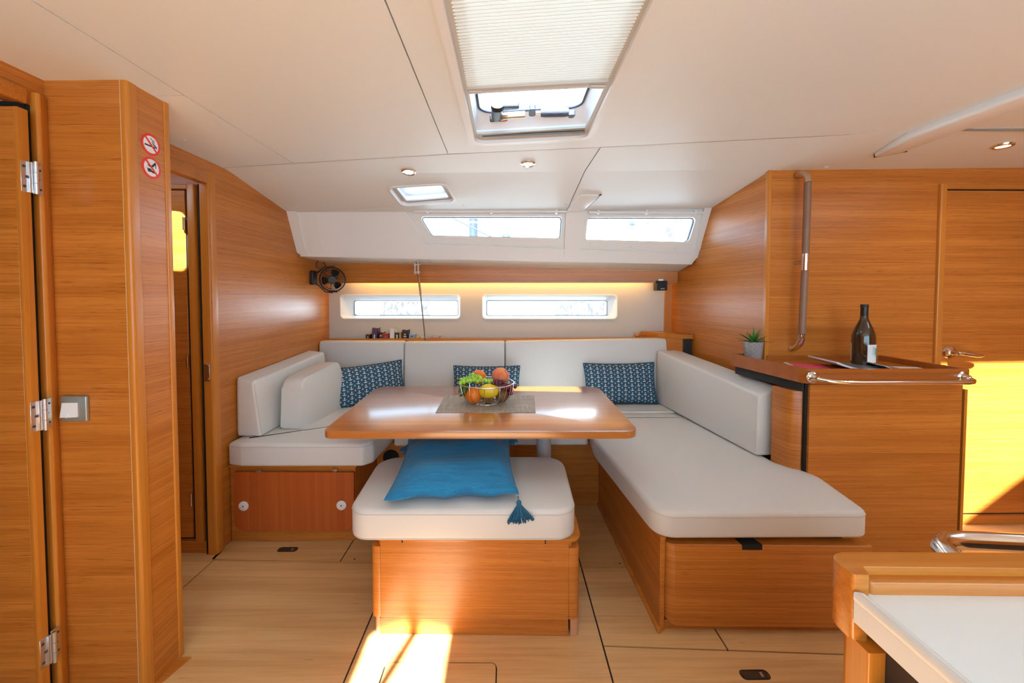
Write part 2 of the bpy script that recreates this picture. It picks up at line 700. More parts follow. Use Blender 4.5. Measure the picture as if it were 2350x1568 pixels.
def far_pt(x):       # top of the window band
    t = (x + 1.37) / 2.664
    return 2.535 + 0.015 * t, 1.747 + 0.034 * t - 0.006 * math.sin(math.pi * max(0, min(1, t)))


def sl_map(dz0, dz1):
    def f(u, v, k):   # v 0..1 between the y = 2.05 line and the far line
        y1, z1 = far_pt(u)
        return (u, 2.05 + (y1 - 2.05) * v, zrow1(u) + (z1 - zrow1(u)) * v + (dz1 if k else dz0))
    return f


def su_map(dz0, dz1):
    def f(u, v, k):   # v 0..1 between the seam and y = 2.05
        y0 = seam_y(u)
        return (u, y0 + g + (2.05 - y0 - g) * v, mz(u) + (zrow1(u) - mz(u)) * v + (dz1 if k else dz0))
    return f


def uv_small(x, y):
    return (x, (y - 2.05) / (far_pt(x)[0] - 2.05))


H_SMALL = [uv_small(*p) for p in rpoly([(-0.648, 2.20), (-0.328, 2.165), (-0.302, 2.385), (-0.628, 2.44)], 0.04, 5)]


def c_line(v):
    return 0.412 + (0.385 - 0.412) * v


def strip_panel(x0s, x1s, hole):
    """x0s, x1s: x at the seam, at y 2.05 and at the far line"""
    bm = bmesh.new()
    n = 7
    fu = su_map(0, 0.02)
    gr_ = [[bm.verts.new(fu((x0s[0] + (x1s[0] - x0s[0]) * i / n) * (1 - j) + (x0s[1] + (x1s[1] - x0s[1]) * i / n) * j, j, 0)) for i in range(n + 1)] for j in (0, 1)]
    for i in range(n):
        bm.faces.new((gr_[0][i], gr_[0][i + 1], gr_[1][i + 1], gr_[1][i]))
    lo0 = [((x0s[1] + (x1s[1] - x0s[1]) * i / n), 0.0) for i in range(n + 1)]
    lo1 = [((x0s[2] + (x1s[2] - x0s[2]) * i / n), 1.0) for i in range(n + 1)]
    plate(lo0 + lo1[::-1], hole, sl_map(0, 0.02), bm, True)
    thin = [f for f in bm.faces if f.calc_area() < 2e-5]
    bmesh.ops.delete(bm, geom=thin, context='FACES_ONLY')
    bmesh.ops.remove_doubles(bm, verts=bm.verts[:], dist=0.0004)
    return bm


fin('ceiling_panel', strip_panel((-1.42, -1.42, -1.42), (0.412 - g, 0.40 - g, 0.385 - g), [H_SMALL]), vinyl, ceil, smooth=179)
fin('ceiling_panel', strip_panel((0.412 + g, 0.40 + g, 0.385 + g), (1.42, 1.42, 1.36), []), vinyl, ceil, smooth=179)
fin('ceiling_panel', plate([(1.42 + i * 0.31, 0.0) for i in range(7)] + [(1.42 + i * 0.31, 1.04) for i in range(7)][::-1], [], su_map(0, 0.02)), vinyl, ceil, smooth=0)
# upper deck skin over the sloping strip so that no daylight leaks through the joints
bm = bmesh.new()
plate([(-3.0 + i * 0.5, 0.0) for i in range(13)] + [(-3.0 + i * 0.5, 1.05) for i in range(13)][::-1], [], su_map(0.021, 0.05), bm)
plate([(-1.5, 0.0), (1.45, 0.0), (1.45, 1.0), (-1.5, 1.0)], [H_SMALL], sl_map(0.021, 0.05), bm)
fin('deck_skin', bm, plain('ceiling_backing', (0.6, 0.6, 0.6)), ceil, smooth=0)

# ---- left side wall (plane x = -1.372) with the opening to the forward passage
XL = -1.372
wl = struct(fin('wall_left', plate([(1.874, 0), (3.14, 0), (3.14, 1.49), (2.66, 1.52), (2.56, 1.76), (2.0, 1.87), (1.20, 1.93), (1.20, 1.738), (1.874, 1.738)], [],
                                   lambda u, v, k: (XL - 0.03 * k, u, v)), wood_h, smooth=0))
fin('frame_post', prism(rpoly([(XL - 0.034, 1.858), (XL + 0.009, 1.858), (XL + 0.009, 1.905), (XL - 0.034, 1.905)], [0.003, 0.012, 0.004, 0.003], 4), 0, 1.79), wood_v, wl)
fin('frame_header', box(XL - 0.034, XL + 0.007, 1.20, 1.858, 1.736, 1.79, 0.004, 2), wood_sx, wl)
fin('door_seal', box(XL - 0.045, XL - 0.034, 1.864, 1.874, 0, 1.735), dark_gap, wl, smooth=0)
bm = box(XL - 0.037, XL - 0.0335, 1.8565, 1.860, 0.83, 0.92)
fin('strike_plate', box(XL - 0.030, XL - 0.004, 1.8555, 1.8585, 0.825, 0.905, 0.001, 1), steel_r, wl)
for zz in (0.835, 0.895):
    fin('screw', cyl((XL - 0.012, 1.8535, zz), 0.004, 0.003, 'y', 10), steel, wl)
bm.free()

# passage wall seen through the opening
wp = struct(fin('wall_passage', box(-2.9, XL - 0.031, 1.885, 1.92, 0, 1.93), wood_h, smooth=0))
fin('baseboard', box(-2.9, XL - 0.034, 1.876, 1.886, 0, 0.055, 0.002, 1), wood_sx, wp)
fin('frame_post', box(-1.468, -1.432, 1.862, 1.886, 0.055, 1.737, 0.006, 2), wood_v, wp)
fin('frame_header', box(-2.5, -1.468, 1.866, 1.886, 1.712, 1.735, 0.003, 1), wood_sx, wp)
fin('corner_strip', box(-1.412, XL - 0.032, 1.872, 1.886, 0.0, 1.76, 0.003, 1), wood_v, wp)
d1 = struct(fin('door_1', box(-2.4, -1.484, 1.874, 1.8855, 0.075, 1.708, 0.0015, 1), wood_h))
fin('door_gap', box(-2.4, -1.469, 1.880, 1.8857, 0.066, 1.712), dark_gap, d1, smooth=0)
for zc in (1.554, 0.915, 0.26):
    bm = cyl((-1.486, 1.869, zc - 0.03), 0.0055, 0.06, n=12)
    for q in (-0.012, 0.012):
        cyl((-1.486, 1.869, zc + q - 0.0008), 0.0061, 0.0016, n=12, bm=bm)
    fin('hinge', bm, steel, d1)
wf = struct(fin('wall_passage_far', box(-2.93, -2.9, -1.48, 1.92, 0, 1.93), wood_h, smooth=0))
cb = struct(fin('wall_passage_aft', box(-2.9, -1.34, 0.55, 0.58, 0, 1.93), wood_h, smooth=0))

# ---- corner column between the two doorways
cpts = [(-1.335, 1.19), (-1.165, 1.19), (-1.100, 1.245), (-1.100, 1.336), (-1.335, 1.336)]
wc = struct(fin('wall_column', prism([(-1.335, 1.19), (-1.119, 1.19), (-1.119, 1.219), (-1.104, 1.219), (-1.104, 1.336), (-1.335, 1.336)], 0, 1.90), wood_h, smooth=0))
post = rpoly([(-1.1185, 1.1893), (-1.1005, 1.1893), (-1.1005, 1.222), (-1.1185, 1.222)], [0.001, 0.014, 0.001, 0.001], 8)
fin('corner_post', prism(post, 0, 1.899), wood_v, wc)
fin('joint_highlight', box(-1.1195, -1.1185, 1.1888, 1.20, 0, 1.899), plain('pale_joint_highlight', (0.75, 0.55, 0.33), 0.5), wc, smooth=0)  # pale strip paints the highlight along the groove
fin('edge_strip', prism(rpoly([(-1.118, 1.318), (-1.1, 1.318), (-1.1, 1.339), (-1.118, 1.339)], [0.001, 0.004, 0.006, 0.001], 4), 0, 1.899), wood_v, wc)
fin('foot_plate', prism([(-1.30, 1.23), (-1.085, 1.23), (-1.062, 1.318), (-1.30, 1.318)], 0.0005, 0.004, r=0.001, seg=1), wood_sx, wc)

# ---- doorway on the near left with its open door
wn = struct(fin('wall_left_near', plate([(-1.48, 0), (0.40, 0), (0.40, 1.755), (1.185, 1.755), (1.185, 0.0), (1.20, 0.0), (1.20, 1.93), (-1.48, 1.93)], [],
                                        lambda u, v, k: (-1.335 - 0.03 * k, u, v)), wood_h, smooth=0))
fin('frame_post', prism(rpoly([(-1.372, 1.1525), (-1.318, 1.1525), (-1.313, 1.160), (-1.327, 1.1892), (-1.372, 1.1892)], [0.002, 0.004, 0.01, 0.002, 0.002], 4), 0, 1.79), wood_v, wn)
fin('frame_header', prism(rpoly([(-1.372, 1.752), (-1.324, 1.752), (-1.324, 1.795), (-1.372, 1.795)], [0.003, 0.006, 0.006, 0.003], 3), 0.40, 1.137, 'y'), wood_sx, wn)
fin('door_gap_shade', box(-1.40, -1.338, 1.127, 1.145, 0, 1.755, 0.002, 1), dark_gap, wn)  # near-black strip stands for the shade behind the open leaf
fin('jamb_gap_shade', box(-1.40, -1.333, 1.145, 1.1525, 0, 1.755, 0.001, 1), dark_gap, wn)  # coloured near-black for the shade in the gap beside the leaf
d2 = struct(fin('door_2', box(-2.02, -1.319, 1.1005, 1.1255, 0.015, 1.728, 0.001, 1), wood_h))
fin('leaf_edge', box(-1.319, -1.3085, 1.100, 1.126, 0.015, 1.7285, 0.002, 2), wood_v, d2)


def door_hinge(z):
    h = 0.042
    dx, dy = 0.0255, 0.0165
    t = fin('hinge', box(-1.334 + dx, -1.3325 + dx, 1.086 + dy, 1.110 + dy, z - h, z + h, 0.0004, 1), steel_h, d2)
    bm = box(-1.3325 + dx, -1.328 + dx, 1.102 + dy, 1.110 + dy, z - h, z + h, 0.0005, 1)
    for a, b in ((-h - 0.002, -h / 3 - 0.001), (-h / 3, h / 3), (h / 3 + 0.001, h + 0.003)):
        cyl((-1.325 + dx, 1.115 + dy, z + a), 0.0055, b - a, n=16, bm=bm)
    fin('hinge_barrel', bm, steel_h, t)
    fin('hinge_leaf', box(-1.3165, -1.3125, 1.135, 1.158, z - h, z + h, 0.0005, 1), steel_h, t)
    for q in (-0.027, 0, 0.027):
        fin('screw', cyl((-1.3328 + dx, (1.093 if q else 1.099) + dy, z + q), 0.004, 0.0012, 'x', 10), dark_grey, t)
        fin('screw', cyl((-1.3126, 1.152 if q else 1.148, z + q), 0.0032, 0.0010, 'x', 10), dark_grey, t)


for zc in (1.546, 0.886, 0.211):
    door_hinge(zc)

# ---- right wall with the aft cabin door (plane y = 2.06)
YR = 2.06
wr = struct(fin('wall_right', plate([(1.366, 0), (3.28, 0), (3.28, 1.93), (1.366, 1.93)], [], lambda u, v, k: (u, YR + 0.03 * k, v)), wood_h, smooth=0))
fin('baseboard', box(2.0, 3.28, YR - 0.006, YR + 0.001, 0.0, 0.05, 0.001, 1), wood_sx, wr)
fin('corner_strip', box(1.352, 1.371, YR - 0.003, YR + 0.02, 0, 1.90, 0.0015, 1), wood_v, wr)
fin('frame_post', prism(rpoly([(2.247, YR - 0.016), (2.279, YR - 0.016), (2.279, YR + 0.001), (2.247, YR + 0.001)], [0.008, 0.003, 0, 0], 4), 0.05, 1.800), wood_v, wr)
fin('frame_header', box(2.279, 3.10, YR - 0.008, YR + 0.001, 1.776, 1.800, 0.001, 1), wood_sx, wr)
d3 = struct(fin('door_3', box(2.287, 3.06, YR - 0.007, YR + 0.001, 0.062, 1.768, 0.001, 1), wood_h))
fin('door_gap', box(2.2785, 3.07, YR - 0.002, YR + 0.0005, 0.054, 1.7765), dark_gap, d3, smooth=0)
hd = fin('door_handle', lathe([(0.0, 0.0), (0.034, 0.0), (0.035, 0.004), (0.031, 0.012), (0.02, 0.016), (0.012, 0.02), (0.011, 0.05), (0.0, 0.05)], n=28,
                              M=Matrix.Translation((2.325, YR - 0.006, 0.925)) @ Matrix.Rotation(R(90), 4, 'X')), steel, d3)
lev = [Vector((2.325, YR - 0.052, 0.925)), Vector((2.345, YR - 0.056, 0.926)), Vector((2.375, YR - 0.056, 0.923)), Vector((2.41, YR - 0.055, 0.917)), Vector((2.44, YR - 0.054, 0.914)), Vector((2.458, YR - 0.053, 0.914))]
fin('lever', tube(lev, 0.0095, n=14, taper=lambda t: 0.8 + 0.5 * math.sin(math.pi * min(1, max(0, t))) if t < 0.98 else 0.5), steel, hd)
wa = struct(fin('wall_right_far', box(3.28, 3.31, -1.48, 2.09, 0, 1.93), wood_h, smooth=0))

# ---- aft side of the cabin behind the viewpoint, with the wide companionway opening
waf = struct(fin('wall_aft', plate([(-2.93, 0), (3.31, 0), (3.31, 1.95), (-2.93, 1.95)], [[(-1.0, 0.75), (2.3, 0.75), (2.3, 1.80), (-1.0, 1.80)]], lambda u, v, k: (u, -1.48 - 0.03 * k, v)), wood_h, smooth=0))

# ---- bulkhead at the right end of the settee
RBa, RBb = Vector((1.364, 2.06)), Vector((1.247, 3.10))
RBd = (RBb - RBa).normalized()
RBn = Vector((RBd.y, -RBd.x))       # away from the settee


def rb(s, z, o=0.0):
    p = RBa + RBd * s - RBn * o
    return (p.x, p.y, z)


wb = struct(fin('wall_bulkhead', plate([(0, 0), (1.02, 0), (1.02, 1.44), (0.60, 1.53), (0.50, 1.80), (0, 1.93)], [], lambda u, v, k: rb(u, v, -0.028 * k)), wood_h, smooth=0))

# ---- hull side lining with the two long hull windows
LA, LB = Vector((-1.40, 3.101)), Vector((1.30, 3.0185))
Ld = (LB - LA).normalized()


def lny(x):
    return LA.y + (LB.y - LA.y) * (x - LA.x) / (LB.x - LA.x)


def LNm(o0, o1):
    return lambda u, v, k: (u, lny(u) + (o1 if k else o0), v)


def rr(x0, x1, z0, z1, r, n=5):
    return rpoly([(x0, z0), (x1, z0), (x1, z1), (x0, z1)], r, n)


HW = [((-1.287, -0.352, 1.043, 1.235), (-1.205, -0.380, 1.068, 1.182)), ((-0.187, 0.850, 1.043, 1.234), (-0.155, 0.790, 1.069, 1.183))]
wh = struct(fin('wall_hull', plate([(-1.40, 0.0), (1.30, 0.0), (1.30, 1.45), (-1.40, 1.45)], [rr(*a, 0.03) for a, b in HW], LNm(0, 0.012)), liner_m, smooth=0))
for i, (a, b) in enumerate(HW):
    n = 6
    outer, inner = rr(*a, 0.03, n), rr(*b, 0.012, n)
    bm = bmesh.new()
    depth = 0.075
    A = [bm.verts.new((u, lny(u) - 0.004, v)) for u, v in outer]
    A2 = [bm.verts.new((u + (0.006 if u < sum(a[:2]) / 2 else -0.006), lny(u) - 0.004, v + (0.006 if v < sum(a[2:]) / 2 else -0.006))) for u, v in outer]
    B = [bm.verts.new((u, lny(u) + depth, v)) for u, v in inner]
    C = [bm.verts.new((u, lny(u) + depth + 0.035, v)) for u, v in inner]
    O = [bm.verts.new((u, lny(u) + depth + 0.03, v)) for u, v in outer]
    m = len(A)
    for k in range(m):
        k2 = (k + 1) % m
        bm.faces.new((A[k], A[k2], A2[k2], A2[k])); bm.faces.new((A2[k], A2[k2], B[k2], B[k]))
        bm.faces.new((B[k], B[k2], C[k2], C[k])); bm.faces.new((A[k], A[k2], O[k2], O[k])); bm.faces.new((O[k], O[k2], C[k2], C[k]))
    wn_ = struct(fin('window_%d' % (i + 1), bm, gel, smooth=30))
    fin('gasket', plate(rr(b[0] - 0.001, b[1] + 0.001, b[2] - 0.001, b[3] + 0.001, 0.013), [rr(b[0] + 0.004, b[1] - 0.004, b[2] + 0.003, b[3] - 0.003, 0.010)], LNm(depth - 0.001, depth + 0.02)), black, wn_, smooth=0)
    fin('pane', plate(rr(b[0], b[1], b[2], b[3], 0.012), [], LNm(depth + 0.022, depth + 0.028)), pane_m, wn_, smooth=0)
# lining skin outside, keeps the daylight to the windows
fin('hull_skin', plate([(-1.6, -0.1), (1.5, -0.1), (1.5, 1.6), (-1.6, 1.6)], [rr(*b, 0.012) for a, b in HW], LNm(0.105, 0.13)), gel, wh, smooth=0)
fin('edge_trim', box(1.203, 1.262, 3.008, 3.03, 0.9, 1.33, 0.002, 1), wood_v, wh)

# ---- white side deck outside the coachroof windows
struct(fin('side_deck', plate([(-4, 2.80), (4, 2.78), (4, 3.22), (-4, 3.26)], [], lambda u, v, k: (u, v, 1.55 - 0.04 * k)), gel, smooth=0))

# ---- wooden valance above the hull windows, with a warm light strip tucked behind it
tv = struct(fin('trim_1', plate([(-1.38, 1.325), (1.262, 1.325), (1.262, 1.40), (-1.38, 1.47)], [], LNm(-0.10, -0.085)), wood_h, smooth=0))
fin('bead', plate([(-1.38, 1.318), (1.255, 1.318), (1.255, 1.327), (-1.38, 1.327)], [], LNm(-0.104, -0.082)), wood_sx, tv)
led = thing('led_strip', 'warm light strip hidden behind the wooden valance over the hull windows', 'light strip', (0, lny(0) - 0.06, 1.40))
fin('channel', plate([(-1.25, 1.40), (1.15, 1.40), (1.15, 1.408), (-1.25, 1.408)], [], LNm(-0.075, -0.045)), white_p, led, smooth=0)
fin('diffuser', plate([(-1.24, 1.394), (1.14, 1.394), (1.14, 1.400), (-1.24, 1.400)], [], LNm(-0.07, -0.05)), plain('warm_led', (1, 0.8, 0.4), 0.5, emit=((1.0, 0.62, 0.18), 9.0)), led, smooth=0)
ld = bpy.data.lights.new('led_light', 'AREA')
ld.shape = 'RECTANGLE'; ld.size = 2.2; ld.size_y = 0.02; ld.energy = 5.5; ld.color = (1.0, 0.56, 0.12)
lo = bpy.data.objects.new('led_light', ld); COL.objects.link(lo)
lo.parent = led
lo.matrix_parent_inverse = Matrix.Translation(-Vector(led.location))
lo.location = (-0.05, lny(-0.05) - 0.06, 1.390)
lo.rotation_euler = (R(48), 0, math.atan2(LB.y - LA.y, LB.x - LA.x))

# ---- moulded window band of the coachroof side
def bandy(x, z):
    return 3.3977 + 0.01181 * x - 0.48454 * z


def BD(o0, o1):
    return lambda u, v, k: (u, bandy(u, v) + (o1 if k else o0), v)


def topz(x):
    return far_pt(x)[1] + 0.012


def botz(x):
    return 1.488 + (1.443 - 1.488) * (x + 1.33) / 2.6


INS = rpoly([(-0.528, 1.560), (1.292, 1.505), (1.320, 1.535), (1.300, 1.80), (-0.655, 1.765)], [0.02, 0.01, 0.01, 0, 0], 4)
outer = [(-1.40, 1.775), (-1.40, 1.53), (-1.37, 1.50), (-1.33, botz(-1.33)), (1.275, botz(1.275)), (1.36, 1.47), (1.36, 1.80)]
bandb = [(-1.40, 1.775), (-1.40, 1.54), (-1.375, 1.505), (-1.33, botz(-1.33)), (1.270, botz(1.27)), (1.29, 1.475), (1.292, 1.505), (-0.528, 1.560), (-0.655, 1.765)]
ws = struct(fin('wall_cabin_side', plate(bandb, [], BD(0, 0.03)), gel, smooth=0))
bev_ = [(-0.655, 1.768), (-0.528, 1.560), (1.292, 1.505)]
for (a, b) in zip(bev_, bev_[1:]):
    fin('inset_edge', tube([(u, bandy(u, v) + 0.004, v) for u, v in (a, b)], 0.005, n=8), gel, ws)
fin('roll_edge', tube([(u, bandy(u, botz(u)) + 0.008, botz(u) + 0.002) for u in [(-1.36 + 2.63 * i / 12) for i in range(13)]], 0.009, n=12), gel, ws)
W1 = rpoly([(-0.492, 1.612), (0.362, 1.596), (0.362, 1.737), (-0.560, 1.732)], [0.03, 0.03, 0.025, 0.02], 5)
W2 = rpoly([(0.520, 1.590), (1.222, 1.577), (1.238, 1.735), (0.522, 1.732)], [0.02, 0.035, 0.03, 0.02], 5)
insb = [(-0.655, 1.77), (-0.528, 1.557), (1.30, 1.50), (1.36, 1.52), (1.36, 1.81)]
inset_p = fin('inset_panel', plate(insb, [W1, W2], BD(0.014, 0.034)), gel, ws, smooth=0)
fin('end_moulding', prism([(u, v) for u, v in ((1.262, 1.46), (1.30, 1.49), (1.318, 1.53), (1.318, 1.80), (1.245, 1.80), (1.262, 1.54))], 0, 1, 'y') if False else
    plate([(1.255, 1.458), (1.30, 1.485), (1.33, 1.52), (1.33, 1.80), (1.262, 1.80), (1.275, 1.52)], [], BD(-0.010, 0.02)), gel, ws, smooth=0)
fin('end_moulding', plate([(-1.40, 1.775), (-1.40, 1.53), (-1.36, 1.495), (-1.30, 1.482), (-1.315, 1.53), (-1.31, 1.765)], [], BD(-0.012, 0.02)), gel, ws, smooth=0)
bm = bmesh.new()
for u0, u1 in ((-1.26, -1.20),):
    plate(rr(u0, u1, 1.53, 1.72, 0.005), [], BD(-0.004, 0.01), bm)
fin('raised_rib', bm, gel, ws)
for i, W_ in enumerate((W1, W2)):
    wo = inset(W_, -0.012)
    fr = struct(fin('window_%d' % (3 + i), plate(wo, [inset(W_, 0.004)], BD(0.010, 0.05)), gel))
    fin('gasket', plate(inset(W_, 0.002), [inset(W_, 0.008)], BD(0.030, 0.05)), plain('navy_gasket', (0.02, 0.02, 0.06), 0.5), fr, smooth=0)
    fin('pane', plate(inset(W_, 0.003), [], BD(0.044, 0.050)), pane_m, fr, smooth=0)
# keep daylight out around the band
fin('coachroof_skin', plate([(-1.6, 1.505), (1.6, 1.465), (1.6, 1.86), (-1.6, 1.83)], [inset(W_, -0.004) for W_ in (W1, W2)], BD(0.052, 0.07)), gel, ws, smooth=0)
for cx_, cz_ in ((-0.47, 1.583), (-0.06, 1.572), (0.30, 1.566), (0.575, 1.563), (0.85, 1.552), (1.15, 1.542)):
    fin('clip_pad', plate(rr(cx_ - 0.019, cx_ + 0.019, cz_ - 0.012, cz_ + 0.010, 0.003, 2), [], BD(0.008, 0.02)), gel, ws)
for nm, a, b in (('blind_rail', -0.575, 0.385), ('blind_rail', 0.525, 1.262)):
    zc = 1.757
    br = thing(nm, 'slim white rolled blind rail above the %s upper window' % ('long left' if a < 0 else 'short right'), 'blind rail', ((a + b) / 2, bandy((a + b) / 2, zc), zc), 'upper window blinds')
    fin('roll', tube([(a, bandy(a, zc) - 0.012, zc - 0.004), (b, bandy(b, zc) - 0.012, zc + (0.0 if a < 0 else -0.004))], 0.0075, n=12), white_p, br)
    for t in (0.08, 0.5, 0.93):
        u = a + (b - a) * t
        fin('bracket', box(u - 0.009, u + 0.009, bandy(u, zc) - 0.022, bandy(u, zc) + 0.016, zc - 0.014, zc + 0.012, 0.004, 2), white_p, br)
pill = fin('pillar_cover', plate([(0.388, 1.478), (0.497, 1.478), (0.490, 1.76), (0.380, 1.76)], [], BD(-0.006, 0.02)), gel, ws, smooth=0)
bm = hexa([(0.376, 2.535, 1.752), (0.484, 2.530, 1.752), (0.49, 2.57, 1.77), (0.38, 2.57, 1.77),
           (0.428, 2.31, 1.797), (0.537, 2.31, 1.799), (0.537, 2.33, 1.83), (0.428, 2.33, 1.83)], 0.004, 2)
fin('pillar_head', bm, gel, ws)
fin('pillar_gap', hexa([(0.487, 2.525, 1.762), (0.495, 2.525, 1.762), (0.495, 2.53, 1.775), (0.487, 2.53, 1.775),
                        (0.541, 2.313, 1.801), (0.552, 2.313, 1.803), (0.552, 2.32, 1.82), (0.541, 2.32, 1.82)]), black, ws, smooth=0)
# soffit below the band
def sof(x, t, o=0.0):
    y0, z0 = bandy(x, botz(x)) + 0.016, botz(x) - 0.004
    y1, z1 = lny(x) - 0.10, 1.470 + (1.402 - 1.470) * (x + 1.37) / 2.63
    return (x, y0 + (y1 - y0) * t, z0 + (z1 - z0) * t + o)


for a, b in ((-1.372, -0.69), (-0.688, -0.53), (-0.528, 1.268)):
    fin('soffit_panel', plate([(a + g / 2, 0), (b - g / 2, 0), (b - g / 2, 1), (a + g / 2, 1)], [], lambda u, v, k: sof(u, v, 0.015 * k)), plain('beige_soffit', (0.68, 0.63, 0.55), 0.5), ws, smooth=0)
fin('soffit_back', plate([(-1.40, -0.05), (1.29, -0.05), (1.29, 1.1), (-1.40, 1.1)], [], lambda u, v, k: sof(u, v, 0.016 + 0.02 * k)), dark_gap, ws, smooth=0)
for i, (sx, sy) in enumerate(((-1.272, 2.45), (-0.675, 2.45), (-0.26, 2.45), (0.363, 2.45))):
    v = (sy - 2.05) / (far_pt(sx)[0] - 2.05)
    p = sl_map(0, 0)(sx, v, 0)
    fin('screw_cap', ball((p[0], p[1], p[2]), 0.007, (1, 1, 0.55), 12, 8), white_p, ceil)
fin('screw_cap', ball((-1.283, 1.623, mz(-1.283)), 0.009, (1, 1, 0.5), 12, 8), white_p, ceil)
fin('screw_cap', ball((1.623, 2.02, zrow1(1.623) + 0.001), 0.009, (1, 1, 0.5), 12, 8), white_p, ceil)
fin('screw_cap', ball((0.62, 2.88, sof(0.62, 0.6)[2]), 0.005, (1, 1, 0.5), 12, 8), white_p, ceil)

# white cover strip set in the ceiling on the right
cs = fin('cover_strip', prism([(1.640, 1.622), (1.708, 1.845), (1.775, 1.78), (1.762, 1.10), (1.66, 1.10)], 1.860, 1.905, r=0.012, seg=3), gel, ceil)
fin('cover_gap', prism([(1.712, 1.850), (1.79, 1.775), (1.797, 1.782), (1.715, 1.858)], 1.866, 1.9), black, ceil, smooth=0)
fin('cover_gap', box(1.83, 2.30, 1.6015, 1.6035, 1.886, 1.90), plain('grey_joint', (0.25, 0.22, 0.19), 0.7), ceil, smooth=0)


# ---- recessed ceiling lights
def downlight(x, y, z, tilt, lab, en=1.6):
    t = thing('ceiling_downlight', lab, 'downlight', (x, y, z), 'recessed ceiling downlights', rot=(tilt, 0, 0))
    fin('ring', lathe([(0.022, 0.004), (0.023, -0.004), (0.031, -0.007), (0.036, -0.003), (0.037, 0.004)], n=32), plain('bright_gold_steel', (0.78, 0.70, 0.58), 0.18, 1.0), t)
    fin('lens', lathe([(0.0, -0.001), (0.0225, -0.001), (0.0225, 0.004), (0.0, 0.004)], n=28), plain('lit_lamp_lens', (1, 0.9, 0.75), 0.4, emit=((1.0, 0.80, 0.52), 30.0)), t)
    sd = bpy.data.lights.new('lamp', 'SPOT')
    sd.energy = en; sd.color = (1.0, 0.80, 0.55); sd.spot_size = R(120); sd.spot_blend = 0.6; sd.shadow_soft_size = 0.02
    so = bpy.data.objects.new('lamp', sd); COL.objects.link(so); so.parent = t; so.location = (0, 0, -0.012)


downlight(-0.488, 2.02, 1.8425, R(-8), 'small lit round ceiling light left of the middle, beside the small hatch')
downlight(0.104, 1.935, 1.857, R(-3), 'small lit round ceiling light in front of the big hatch')
downlight(2.205, 1.76, 1.8875, R(0), 'small lit round ceiling light above the aft cabin door')

# ---- big deck hatch with pleated blind
hm = thing('deck_hatch', 'large rectangular deck hatch with white frame in the ceiling', 'hatch', (0.09, 1.2, mz(0.09)))


def hring(poly_o, poly_i, z0, z1):
    return plate(poly_o, [poly_i], lambda u, v, k: (u, v, mz(u) + (z1 if k else z0)))


HO = inset(H_MAIN, -0.012)
HI1 = inset(H_MAIN, 0.012)
fr = fin('frame', hring(HO, HI1, -0.010, 0.012), white_p, hm)
bmw = bmesh.new()
HI2 = rpoly([(-0.118, 0.62), (0.303, 0.60), (0.308, 1.562), (-0.118, 1.612)], 0.006, 3)
plate(inset(H_MAIN, -0.001), [HI2], lambda u, v, k: (u, v, mz(u) + (0.012 if k else 0.004)), bmw)
fin('inner_flange', bmw, grey_p, hm)
fin('blind_slot', prism([(-0.118, 1.628), (0.308, 1.578), (0.309, 1.594), (-0.119, 1.646)], mz(0.09) + 0.001, mz(0.09) + 0.0035), black, hm, smooth=0)
HD = rpoly([(-0.150, 0.58), (0.335, 0.56), (0.345, 1.615), (-0.150, 1.645)], 0.05, 6)
HT = rpoly([(-0.106, 0.62), (0.280, 0.60), (0.284, 1.515), (-0.106, 1.556)], 0.05, 6)
# shaft: from the flange up to the lid
bmw = bmesh.new()
nn = len(HI2)


def loft(bm, loops):
    rings = [[bm.verts.new(p) for p in l] for l in loops]
    n = len(rings[0])
    for A, B in zip(rings, rings[1:]):
        for k in range(n):
            bm.faces.new((A[k], A[(k + 1) % n], B[(k + 1) % n], B[k]))
    return bm


SH0 = rpoly([(-0.122, 0.60), (0.306, 0.58), (0.311, 1.566), (-0.122, 1.616)], 0.01, 6)
SH1 = rpoly([(-0.118, 0.60), (0.300, 0.58), (0.305, 1.552), (-0.118, 1.598)], 0.04, 6)
loft(bmw, [[(u, v, mz(u) + 0.010) for u, v in SH0], [(u, v, mz(u) + 0.020) for u, v in SH0], [(u, v, mz(u) + 0.036) for u, v in SH1], [(u, v, mz(u) + 0.060) for u, v in HT],
           [(u + (0.06 if u > 0.1 else -0.06), v + (0.06 if v > 1 else -0.06), mz(u) + 0.060) for u, v in HT],
           [(u + (0.06 if u > 0.1 else -0.06), v + (0.06 if v > 1 else -0.06), mz(u) + 0.012) for u, v in SH0]])
fin('shaft', bmw, plain('white_shaft', (0.82, 0.85, 0.90), 0.4), hm)
fin('lid_seal', tube([(u, v, mz(u) + 0.060) for u, v in inset(HT, 0.004)], 0.0042, closed=True, n=8), plain('dark_blue_seal', (0.02, 0.025, 0.06), 0.5), hm)
fin('lid_pane', plate(HT, [], lambda u, v, k: (u, v, mz(u) + 0.064 + 0.008 * k)), pane_m, hm, smooth=0)
